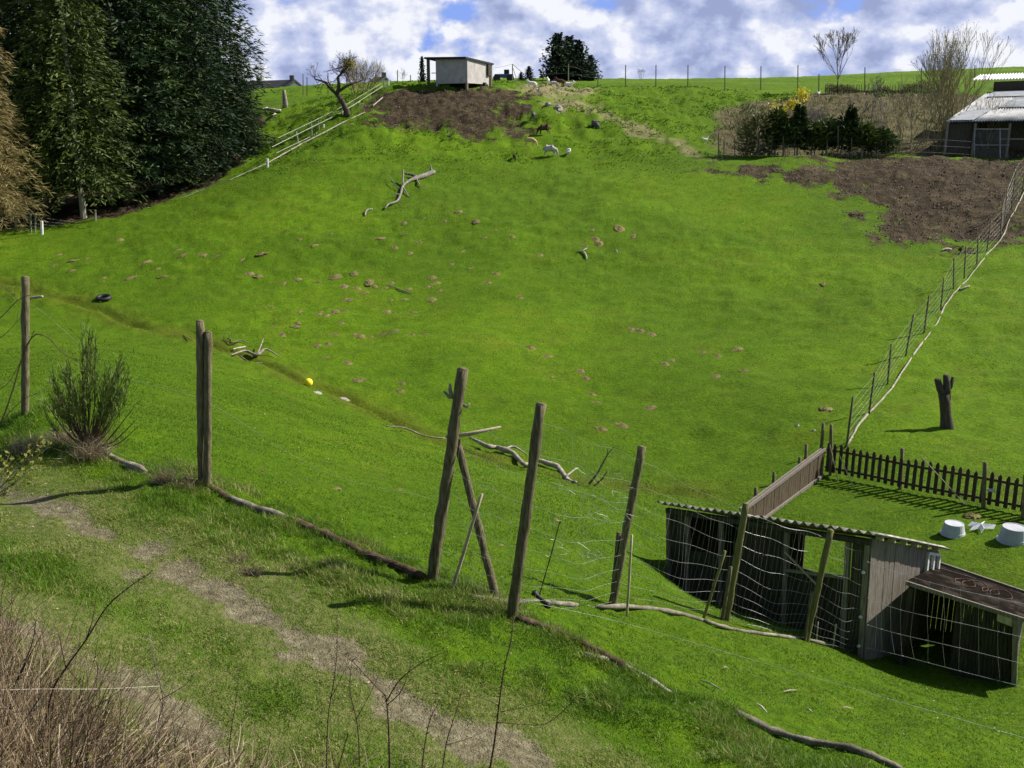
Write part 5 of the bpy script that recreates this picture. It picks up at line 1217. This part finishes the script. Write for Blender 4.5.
# ball and tyre
b_ = onG(308.5,382); me = bpy.data.meshes.new('ball'); bmn = __import__('bmesh').new(); __import__('bmesh').ops.create_icosphere(bmn, subdivisions=4, radius=.135); bmn.to_mesh(me); bmn.free(); me.materials.append(M['yellow']); me.polygons.foreach_set('use_smooth', [True]*len(me.polygons))
o = bpy.data.objects.new('ball', me); C.objects.link(o); o.location = b_+Vector((0,0,.11)); tag(o, 'bright yellow ball lying in the ditch', 'ball')
b_ = onG(104,301); m_ = MB(); N_ = 28
for i in range(N_):
    a = 6.2832*i/N_; 
    for j in range(10):
        q = 6.2832*j/10; r_ = .27+.085*math.cos(q); m_.v.append(b_+Vector((math.cos(a)*r_, math.sin(a)*r_, .11+.085*math.sin(q)+.05*math.sin(a)))); m_.t.append(.5)
for i in range(N_):
    for j in range(10): m_.f.append((i*10+j, ((i+1)%N_)*10+j, ((i+1)%N_)*10+(j+1)%10, i*10+(j+1)%10))
tag(m_.build('old_tyre', M['dark'], origin=b_, smooth=True), 'old black tyre lying on the grass above the ditch', 'tyre')

# ------------------------------------------------------------------ molehills
random.seed(77)
MH = [(166,253,'m')]
mh = [(58,254),(72,262),(87,259),(53,266),(72,273),(103,277),(146,263),(157,270),(163,278),(130,279),(120,240),(178,251),(182,257),(203,256),(217,257),(242,258),(262,256),(315,246),(300,240),(331,233),(405,236),(420,240),
(250,273),(258,275),(284,284),(298,281),(319,281),(335,278),(354,276),(369,284),(344,287),(357,289),(375,286),(385,287),(392,281),(409,288),(365,295),(391,300),(405,299),(346,303),(350,303),(300,314),(321,314),(319,317),(327,318),(342,326),(344,313),(335,315),(268,306),(272,310),(273,327),(283,334),(298,324),(296,328),(282,335),(318,345),(328,343),(319,344),(335,337),(387,312),(394,333),(360,336),(371,335),(383,334),(412,334),(425,333),(413,311),(395,313),(432,277),(436,283),(440,290),(432,300),(428,287),(326,357),(348,362),(400,392),(402,384),(357,382),(362,380),
(404,224),(424,219),(445,222),(459,215),(380,240),(395,248),(410,251),(463,250),(485,240),(495,232),(476,224),(512,240),(592,232),(633,238),(620,230),(586,245),(596,239),(600,243),(451,262),(470,268),(488,284),(496,275),(520,299),(540,255),
(530,347),(548,356),(586,378),(596,399),(581,372),(640,333),(652,336),(631,332),(703,352),(718,356),(672,362),(738,350),(744,373),(716,376),(817,288),(823,285),(665,366),(592,392),(651,406),(622,425),(601,430)]
seen = set(); k = 0
mvars = []
for v_ in range(5):
    m_ = MB(); rings, n_ = 7, 15
    for i in range(rings):
        f_ = 1-i/(rings-.4)
        for j in range(n_):
            a = 6.2832*j/n_; q = f_*random.uniform(.75,1.25); m_.v.append(Vector((math.cos(a)*q, math.sin(a)*q*.9, -.15 if i == 0 else .42*(.5+.5*math.cos(math.pi*min(1,f_)))*random.uniform(.75,1.25)))); m_.t.append(.5)
    for i in range(rings-1):
        for j in range(n_): m_.f.append((i*n_+j, i*n_+(j+1)%n_, (i+1)*n_+(j+1)%n_, (i+1)*n_+j))
    m_.f.append(tuple((rings-1)*n_+j for j in range(n_)))
    me = bpy.data.meshes.new('molehill'); me.from_pydata([tuple(v) for v in m_.v], [], m_.f); me.materials.append(M['molehill']); me.update(); mvars.append(me)
def zone(px, py):
    if px < 240: return 'small brown molehill in the loose row near the wood and the tyre'
    if py < 262 and px < 700: return 'small faint molehill high on the far slope around the fallen tree'
    if px < 450: return 'small brown molehill in the dense scatter above the yellow ball'
    return 'small faint molehill on the open middle of the far meadow'
for px, py in mh:
    if (px, py) in seen: continue
    seen.add((px, py)); g_ = onG(px, py); o = bpy.data.objects.new('molehill', random.choice(mvars)); C.objects.link(o); s_ = random.uniform(.14,.28)*(1.1 if g_.y > 45 else .85); o.location = g_+Vector((0,0,.005)); o.scale = (s_*1.3, s_, s_*.6)
    gx_ = (ground_z(g_.x+.25, g_.y)-ground_z(g_.x-.25, g_.y))/.5; gy_ = (ground_z(g_.x, g_.y+.25)-ground_z(g_.x, g_.y-.25))/.5
    o.rotation_euler = Vector((-gx_, -gy_, 1)).to_track_quat('Z', 'X').to_euler()
    z_ = zone(px, py); tag(o, z_, 'molehill', z_.replace('small brown molehill','molehills').replace('small faint molehill','molehills'))
mound('molehill', 826, 410, 16, M['molehill'], 'largest brown molehill, left of the climbing wire fence near the stump', 'molehill', .3)
for px, py, w_, lab in ((552,376,9,'flat pale molehill on the near slope beyond the second leaning post'),(336,488,12,'flat pale molehill between the paired posts and the first leaning post'),(260,469,8,'small pale molehill just right of the paired posts'),(399,490,9,'low pale molehill left of the first leaning post'),(555,521,12,'pale molehill seen through the mesh fence'),(500,548,9,'flat pale molehill behind the diagonal brace')):
    mound('molehill', px, py, w_, M['molehill'], lab, 'molehill', .22)

# ------------------------------------------------------------------ broom bush, dry tufts, bramble
random.seed(101)
bb = onG(88, 452); root = empty('broom_bush', bb, 'green broom bush with bare lower stems beside the track at the left', 'bush'); st_, lf = MB(), MB()
tips = [((57,392),9),((66,378),8),((74,396),6),((90,340),9),((88,362),6),((107,378),10),((119,372),9),((113,396),10),((126,390),4),((52,402),5)]
for (tx, ty), n_ in tips:
    for q in range(n_):
        t_ = P(tx+random.gauss(0,4), ty+random.gauss(0,7), bb.y+random.uniform(-.3,.3)); mid_ = LV(bb, t_, .45)+Vector((random.uniform(-.08,.08),random.uniform(-.08,.08),-.05)); 
        c_ = curve3([bb+rv(.06), mid_, t_], 4); st_.tube(c_, list(np.linspace(.008,.0025,len(c_))), 4, cap=False)
        for w_ in range(18):
            s0 = c_[random.randint(len(c_)-4, len(c_)-1)]-Vector((0,0,.06)); d_ = Vector((random.gauss(0,.28)+(t_.x-bb.x)*.5, random.gauss(0,.28), 1)).normalized(); L = random.uniform(.10,.27)
            e = s0+d_*L; i = len(lf.v); a, b2 = frame(d_); lf.v += [s0-a*.0042, s0+a*.0042, e+a*.0022, e-a*.0022]; lf.f.append((i,i+1,i+2,i+3)); lf.t += [random.random()]*4
            for z_ in range(2):
                m2 = s0.lerp(e, random.random()); spray(lf, m2, d_+rv(.5), random.uniform(.05,.14), .005, random.random(), 0)
for q in range(9):
    t_ = P(random.choice([105,128,140,150,62,48])+random.uniform(-6,6), random.uniform(380,440), bb.y-.1); c_ = curve3([bb+rv(.08), LV(bb,t_,.5)-Vector((0,0,.1)), t_], 4); st_.tube(c_, list(np.linspace(.014,.003,len(c_))), 4, cap=False)
st_.build('stems', M['twig_dark'], root); lf.build('green_shoots', M['broom'], root, tint=True)
def tuft(px, py, wpx, hpx, n_, label, mat='dry', name='dry_grass_tuft', lean=.5, grp=None, cat='grass tuft'):
    g_ = onG(px, py); t_ = (g_.y*CP-g_.z*SP)/F; m_ = MB()
    for q in range(n_):
        p = g_+Vector((random.gauss(0, wpx*t_*.22), random.gauss(0, wpx*t_*.22), -.03)); h = hpx*t_*random.uniform(.4,1.1); d_ = Vector((random.gauss(0,lean), random.gauss(0,lean), 1)).normalized(); s_ = d_.cross(Vector((random.random(),random.random(),.1))).normalized()*.0028
        m1 = p+d_*h*.6; e = m1+(d_+Vector((random.gauss(0,.4),random.gauss(0,.4),-.35))).normalized()*h*.45; tn = random.uniform(.42, 1) if mat == 'dry' else random.random()
        i = len(m_.v); m_.v += [p-s_, p+s_, m1+s_*.8, m1-s_*.8, e]; m_.f += [(i,i+1,i+2,i+3),(i+3,i+2,i+4)]; m_.t += [tn]*5
    return tag(m_.build(name, M[mat], origin=g_, tint=True), label, cat, grp)
tuft(90,462,34,34,520,'matted grey straw at the foot of the broom bush'); tuft(163,484,26,24,420,'pale dry grass tuft between the broom bush and the paired posts'); tuft(184,490,26,22,300,'pale dry tuft touching the paired posts on the left')
tuft(60,440,40,22,500,'dry straw and stalks round the foot of the lone left post'); tuft(30,448,40,22,500,'straw heap at the left edge beside the track')
tuft(250,572,30,16,260,'short bleached tuft in the middle of the grassy bank'); tuft(236,560,30,14,200,'bleached patch of straw below the rotted log')
tuft(470,590,14,16,60,'small weed in front of the pale stake','weed','weed_clump',.5,None,'weed'); tuft(1000,683,34,14,600,'leafy green weeds at the foot of the lean-to corner','weed','weed_clump',.7,None,'weed'); tuft(915,668,28,10,450,'low green weeds under the grey end wall of the goat shed','weed','weed_clump',.7,None,'weed')
# bramble with yellow green leaves at the left edge
br = onG(8, 470); root = empty('bramble', br, 'bramble shoot with yellowish young leaves at the left edge beside the track', 'shrub'); st_, lf = MB(), MB()
for pts_ in ([(-20,510),(0,488),(18,468),(34,452),(44,443)],[(0,488),(4,470),(10,452)],[(18,468),(34,458),(50,446)],[(-10,500),(12,484),(30,470)]):
    c_ = curve3([P(a, b_, 9.6) for a, b_ in pts_], 4); st_.tube(c_, list(np.linspace(.010,.003,len(c_))), 4, cap=False)
    for q in c_[2:]:
        for z_ in range(5): p = q+rv(.10); spray(lf, p, rv(1)+Vector((0,0,.3)), .055, .018, random.random(), 0)
st_.build('stems', M['pale_stick'], root); lf.build('leaves', M['bud'], root, tint=True)
st_ = MB(); 
for pts_, r_ in (([(-25,470),(0,424),(12,392),(24,352),(35,335),(48,338),(62,352),(78,362)],.006),([(-20,330),(0,318),(18,300),(30,295)],.004),([(-20,350),(4,335),(20,318)],.003),([(0,424),(20,402),(40,392)],.003),([(-12,395),(8,383),(26,350),(34,330)],.0025),([(0,285),(10,292),(22,305)],.003)):
    c_ = curve3([P(a, b_, 7.2) for a, b_ in pts_], 5); st_.tube(c_, list(np.linspace(r_,r_*.5,len(c_))), 4, cap=False)
    for q in c_[1::2]: st_.tube([q, q+rv(.05)+Vector((0,0,.03))], .0015, 3, cap=False)
tag(st_.build('briar_cane', M['twig_dark'], origin=onG(0,640)), 'dark arching briar canes reaching in from the left edge in front of the lone post', 'briar')

# ------------------------------------------------------------------ foreground hedge of dry stems
random.seed(202)
def stemtree(mb, p, d, L, r, kids=2, depth=1, wig=.10, tint=None):
    tint = random.random() if tint is None else tint; q = p; pts_ = [p]; dd = d.normalized()
    for i in range(5): dd = (dd+rv(wig)).normalized(); q = q+dd*(L/5); pts_.append(q)
    mb.tube(pts_, [r*(1-.14*i) for i in range(6)], 3, cap=False, tint=tint)
    if depth:
        for k in range(kids):
            a, b2 = frame(dd); an = random.uniform(0,6.28); stemtree(mb, pts_[random.randint(1,4)], dd+(a*math.cos(an)+b2*math.sin(an))*.8, L*random.uniform(.25,.5), r*.6, kids, depth-1, wig, tint)
    return pts_
hg = MB()
def hedge_density(x, y):
    px = 512+1000*x/(y*CP+2.9*SP)
    return px
cnt = 0
while cnt < 3600:
    y = random.uniform(2.6, 6.6); px = random.uniform(-120, 640); u = (px-512)/F; x = u*(y*CP+3.3*SP)
    lim = 5.9-max(0, px)*.0012
    if px < 150: lim = 6.4-max(0,px)*.010
    if y > lim: continue
    if px > 170 and random.random() < min(.93, .45+(px-170)/420): continue
    z = gz(x, y); Hm = .75 if px < 120 else .42
    if px > 250: Hm = .36
    L = random.uniform(.35, 1)*Hm; d_ = Vector((random.gauss(.12,.42), random.gauss(0,.42), 1))
    tn = min(1, max(0, random.gauss(.42,.25)))
    stemtree(hg, Vector((x, y, z-.02)), d_, L, random.uniform(.0016,.0042), random.choice([1,2,3]), 1 if random.random() < .7 else 2, .14, tn); cnt += 1
for k in range(5200):       # matted layer close to the bank
    y = random.uniform(2.8, 6.2); px = random.uniform(-120, 430); x = (px-512)/F*(y*CP+3.3*SP); lim = 6.2-max(0,px)*.0065
    if y > lim: continue
    z = gz(x, y)+random.uniform(0,.14); d_ = Vector((random.gauss(0,1), random.gauss(0,1), random.gauss(.1,.25))).normalized(); L = random.uniform(.15,.5)
    p = Vector((x,y,z)); hg.tube([p, p+d_*L*.5+Vector((0,0,.02)), p+d_*L], random.uniform(.0012,.0026), 3, cap=False, tint=min(1,max(0,random.gauss(.45,.28))))
tag(hg.build('dry_undergrowth', M['dry'], origin=(0,0,0), tint=True), None, None, None, 'stuff')
lv = MB()
for k in range(1500):
    y = random.uniform(2.8, 5.0); px = random.uniform(-80, 260) if random.random() < .8 else random.uniform(260,560); x = (px-512)/F*(y*CP+3.3*SP); z = gz(x, y)+random.random()**1.5*.45
    spray(lv, Vector((x,y,z)), rv(1), random.uniform(.015,.03), .007, random.random(), 0)
tag(lv.build('hedge_leaves', M['bud'], origin=(0,0,0), tint=True), None, None, None, 'stuff')
def whip(label, pts_, Y0, r0, twigs, mat='twig_dark', name='bare_whip'):
    """a single bare shoot; its foot stands on the bank below the frame"""
    m_ = MB(); c_ = curve3([P(a, b_, Y0) for a, b_ in pts_], 4); foot = Vector((c_[0].x, c_[0].y, gz(c_[0].x, c_[0].y)-.05))
    c_ = [foot]+c_ if c_[0].z > foot.z else c_
    m_.tube(c_, list(np.linspace(r0, r0*.3, len(c_))), 5)
    for q in c_[2:]:
        for z_ in range(3): d_ = rv(1); m_.tube([q, q+d_*.02], .0016, 3, cap=False)
    for tp_, r_ in twigs:
        t_ = curve3([P(a, b_, Y0-.0) for a, b_ in tp_], 4); m_.tube(t_, list(np.linspace(r_, r_*.4, len(t_))), 4)
        for q in t_[1::2]: m_.tube([q, q+rv(.02)], .0013, 3, cap=False)
    tag(m_.build(name, M[mat], origin=foot, smooth=True), label, 'shoot', 'bare shoots of the foreground hedge')
whip('tall upright thorny shoot in the lower middle with one curved side twig', [(486,790),(494,745),(499,705),(504,670),(511,640),(513,620)], 4.3, .006, [([(496,722),(520,724),(545,724),(562,712),(576,697),(582,690)],.003),([(499,706),(488,700),(470,696),(455,699)],.0025),([(506,663),(501,659)],.002),([(513,632),(504,632)],.002),([(500,712),(530,706),(550,700),(570,695)],.002)])
whip('dark shoot slanting up to the right from the hedge at the lower left', [(38,790),(50,700),(66,668),(86,640),(106,608),(128,588),(150,573)], 4.0, .006, [([(66,668),(62,650),(58,630)],.003),([(86,640),(92,622),(96,600)],.003)])
whip('straight dark shoot left of the slanting one', [(0,760),(14,690),(24,665),(33,640),(36,620)], 3.9, .005, [([(14,690),(30,655),(48,625)],.003)])
whip('thorny shoot with a pale knuckle left of centre at the bottom edge', [(390,790),(389,740),(387,705),(385,696)], 4.4, .0065, [([(386,696),(370,680),(356,665),(340,652)],.004),([(387,700),(400,680),(420,664),(444,652)],.0035),([(387,705),(402,690),(412,660)],.003)])
whip('thin upright shoot crossing the bare rut', [(326,790),(328,720),(334,680),(337,650),(337,615)], 4.6, .004, [([(330,700),(345,670),(352,655)],.002)])
whip('thin upright shoot left of the knuckled one', [(360,790),(358,730),(350,690),(352,660)], 4.5, .004, [([(356,720),(372,690),(380,672)],.002)])
whip('pale whip rising through the dense part of the hedge', [(160,790),(156,735),(163,700),(155,665),(150,640)], 4.2, .004, [([(160,700),(185,685),(196,672)],.0025)], 'twig_grey')
whip('slender dark whip between the rut and the hedge', [(228,790),(230,740),(236,700),(240,660)], 4.4, .0035, [([(232,720),(218,700),(210,680)],.002)])
whip('low dark whip curving right at the bottom centre', [(440,790),(446,745),(456,712),(462,690)], 4.4, .004, [([(446,745),(470,738),(490,728)],.002)])
whip('reddish whip beside the tall thorny shoot', [(420,790),(424,750),(430,720),(440,700)], 4.2, .004, [([(424,750),(410,730),(400,712)],.002)])
hw = MB(); hw.tube(curve3([P(-30,691,3.6), P(40,689,3.7), P(100,689,3.8), P(160,686,3.9)], 3), .0014, 3); tag(hw.build('straw_stalk', M['bleached']), 'long level straw stalk lying across the dense part of the hedge', 'stalk')

# ------------------------------------------------------------------ grass as blades
def blades(name, X_, Y_, hgt, wid, tint, mat, lean=.45, seed=1, kind='stuff'):
    g_ = np.random.default_rng(seed); n_ = len(X_); Z_ = H0(X_, Y_)+bumps(X_, Y_)
    a = g_.uniform(0, 2*np.pi, n_); d = np.stack([g_.normal(0, lean, n_), g_.normal(0, lean, n_), np.ones(n_)], -1); d /= np.linalg.norm(d, axis=1)[:,None]
    s_ = np.stack([np.cos(a), np.sin(a), np.zeros(n_)], -1)*wid[:,None]; p = np.stack([X_, Y_, Z_-.01], -1)
    m1 = p+d*(hgt*.55)[:,None]; bend = np.stack([d[:,0]*1.6+g_.normal(0,.2,n_), d[:,1]*1.6+g_.normal(0,.2,n_), d[:,2]*.55], -1); e = m1+bend*(hgt*.5)[:,None]
    V = np.stack([p-s_, p+s_, m1+s_*.75, m1-s_*.75, e], 1).reshape(-1, 3); b0_ = np.arange(n_)*5
    F1 = np.stack([b0_, b0_+1, b0_+2, b0_+3], -1); F2 = np.stack([b0_+3, b0_+2, b0_+4, b0_+4], -1)
    # quads and triangles as one triangle list
    T_ = np.concatenate([F1[:,[0,1,2]], F1[:,[0,2,3]], F2[:,:3]])
    me = mesh_np(name, V, T_, {'tint': np.repeat(tint, 5)}, smooth=False); me.materials.append(mat); o = bpy.data.objects.new(name, me); C.objects.link(o); o['kind'] = kind; return o
g_ = np.random.default_rng(5)
def scatter(n_, r0, r1, az0, az1, pw=1.0):
    az = np.radians(g_.uniform(az0, az1, n_)); r_ = r0+(r1-r0)*g_.random(n_)**pw
    return np.sin(az)*r_, np.cos(az)*r_
# verge along the track: long uneven blades
x, y = scatter(700000, 3.6, 15.5, -36, 36, .9)
mk = masks(x, y); fenceY = np.interp(np.degrees(np.arctan2(x, y)), [-27,-17,-4,0,10,20,24], [14.2,12.2,10.2,9.6,8.3,7.4,7.0])
verge = np.sqrt(x*x+y*y)*np.cos(np.arctan2(x,y)) < fenceY
cl_ = fbm(x*1.6, y*1.6, 61, 3); cl2 = fbm(x*5, y*5, 62, 2)
keep = verge & (g_.random(len(x)) < np.clip((1-mk[3]*1.25)*(1-.35*mk[4])*(.5+1.1*(cl_+.35)), .06, 1))
x, y, mk4, c1_, c2_ = x[keep], y[keep], mk[4][keep], cl_[keep], cl2[keep]
h = (.03+.13*np.clip(c1_*1.2+.45+c2_*.7, .05, 1.3))*(1-.62*mk4)*g_.uniform(.6, 1.25, len(x)); dryf = ss(-.05, .45, fbm(x*1.1+5, y*1.1, 63, 3)+.08)
tn = np.clip(.30+.35*c1_+.3*c2_+g_.normal(0,.12,len(x))+(g_.random(len(x)) < .07+.45*dryf)*.55+.14*mk4, 0, 1)
blades('verge_grass', x, y, h, g_.uniform(.0018,.0038,len(x)), tn, M['vergeblade'], .42, 11)
# close cropped meadow below the fence and across the valley
x, y = scatter(480000, 7.0, 34, -36, 36, .8)
fenceY = np.interp(np.degrees(np.arctan2(x, y)), [-27,-17,-4,0,10,20,24], [14.2,12.2,10.2,9.6,8.3,7.4,7.0]); keep = (y > fenceY-.1) & (g_.random(len(x)) < 1-ss(22, 34, np.sqrt(x*x+y*y)))
x, y = x[keep], y[keep]; c1_ = fbm(x*1.2, y*1.2, 64, 3); r_ = np.sqrt(x*x+y*y)
h = (.022+.028*np.clip(c1_+.5, .1, 1))*g_.uniform(.6,1.4,len(x)); tn = np.clip(.36+.30*c1_+g_.normal(0,.14,len(x))+.2*fbm(x*4, y*4, 66, 2)+(g_.random(len(x)) < .012)*.6, 0, 1)
blades('meadow_grass', x, y, h, .0022+.00022*r_, tn, M['grassblade'], .6, 12)
# rough clumps on the far slope
x, y = scatter(230000, 34, 100, -30, 30, 1.0); mk = masks(x, y)
c1_ = fbm(x*.5, y*.9, 65, 3); up = ss(62, 74, y); keep = (g_.random(len(x)) < np.clip(.25+1.6*c1_*(.4+up), 0, 1)) & (mk[0] < .5) & (mk[1] < .7)
x, y = x[keep], y[keep]; r_ = np.sqrt(x*x+y*y); up = up[keep]
blades('hill_grass', x, y, (.05+.10*up)*g_.uniform(.5,1.4,len(x)), .0010*r_*.5*(.7+.6*up), np.clip(.35+.5*c1_[keep]+g_.normal(0,.12,len(x))-.15*up, 0, 1), M['grassblade'], .7, 13)
M['clod'] = simple('soil_clod', (.04,.028,.016), (.12,.085,.05), 1.2, bumpd=0, cc=(.4,.36,.3))
x, y = scatter(15000, 4.5, 22, -34, 34, .8); mk = masks(x, y); kp = (g_.random(len(x)) < .10+.25*mk[4]+.25*mk[3]*(1-ss(11,13,y))); x, y = x[kp], y[kp]
n_ = len(x); z = H0(x, y)+bumps(x, y)+g_.uniform(.0,.035,n_); a = g_.uniform(0,6.28,n_); L = g_.uniform(.004,.013,n_)*(1+.04*y); d1 = np.stack([np.cos(a),np.sin(a),g_.normal(0,.35,n_)],-1)*L[:,None]; d2 = np.stack([-np.sin(a),np.cos(a),g_.normal(0,.35,n_)],-1)*(L*.5)[:,None]; p = np.stack([x,y,z],-1)
V = np.stack([p-d1,p+d2,p+d1,p-d2],1).reshape(-1,3); b0_ = np.arange(n_)*4; me = mesh_np('leaf_litter', V, np.stack([b0_,b0_+1,b0_+2,b0_+3],-1), {'tint': np.repeat(g_.uniform(.2,1,n_),4)}, smooth=False); me.materials.append(M['dry']); o = bpy.data.objects.new('leaf_litter', me); C.objects.link(o); o['kind'] = 'stuff'
# stones and litter scattered on the soil banks
x, y = scatter(30000, 50, 95, -12, 32, 1.0); mk = masks(x, y); keep = (mk[0] > .45); x, y = x[keep][:9000], y[keep][:9000]
r_ = g_.uniform(.02,.07,len(x)); z = H0(x,y)+bumps(x,y)
oc = np.array([[1,0,0],[0,1,0],[-1,0,0],[0,-1,0],[0,0,.8],[0,0,-.6]]); of = np.array([[0,1,4],[1,2,4],[2,3,4],[3,0,4],[1,0,5],[2,1,5],[3,2,5],[0,3,5]])
V = (np.stack([x,y,z+.01],-1)[:,None,:]+oc[None]*r_[:,None,None]*g_.uniform(.6,1.4,(len(x),6,1))).reshape(-1,3); Fc = (of[None]+np.arange(len(x))[:,None,None]*6).reshape(-1,3)
me = mesh_np('soil_clods', V, Fc, None, smooth=False); me.materials.append(M['clod']); o = bpy.data.objects.new('soil_clods', me); C.objects.link(o); o['kind'] = 'stuff'
# weedy clumps and dead stalks of the upper garden
random.seed(303); gm, gd_ = MB(), MB()
xs = g_.uniform(14, 42, 20000); ys = g_.uniform(70.5, 94, 20000); mk = masks(xs, ys); kp = mk[1] > .5; xs, ys = xs[kp], ys[kp]; zs = H0(xs, ys)+bumps(xs, ys)
cc_ = fbm(xs*.4, ys*.4, 70, 3)
for x_, y_, z_, c_ in zip(xs, ys, zs, cc_):
    if c_ > .12 and random.random() < .5: spray(gm, Vector((x_,y_,z_)), rv(.8)+Vector((0,0,1)), random.uniform(.15,.45), .05, random.random(), 0)
    elif random.random() < .45: spray(gd_, Vector((x_,y_,z_)), rv(.8)+Vector((0,0,1)), random.uniform(.1,.4), .02, random.random()*.6+c_*.5, 0)
tag(gm.build('garden_weeds', M['hedgetuft'], origin=(0,0,0), tint=True), None, None, None, 'stuff'); tag(gd_.build('garden_stalks', M['dry'], origin=(0,0,0), tint=True), None, None, None, 'stuff')
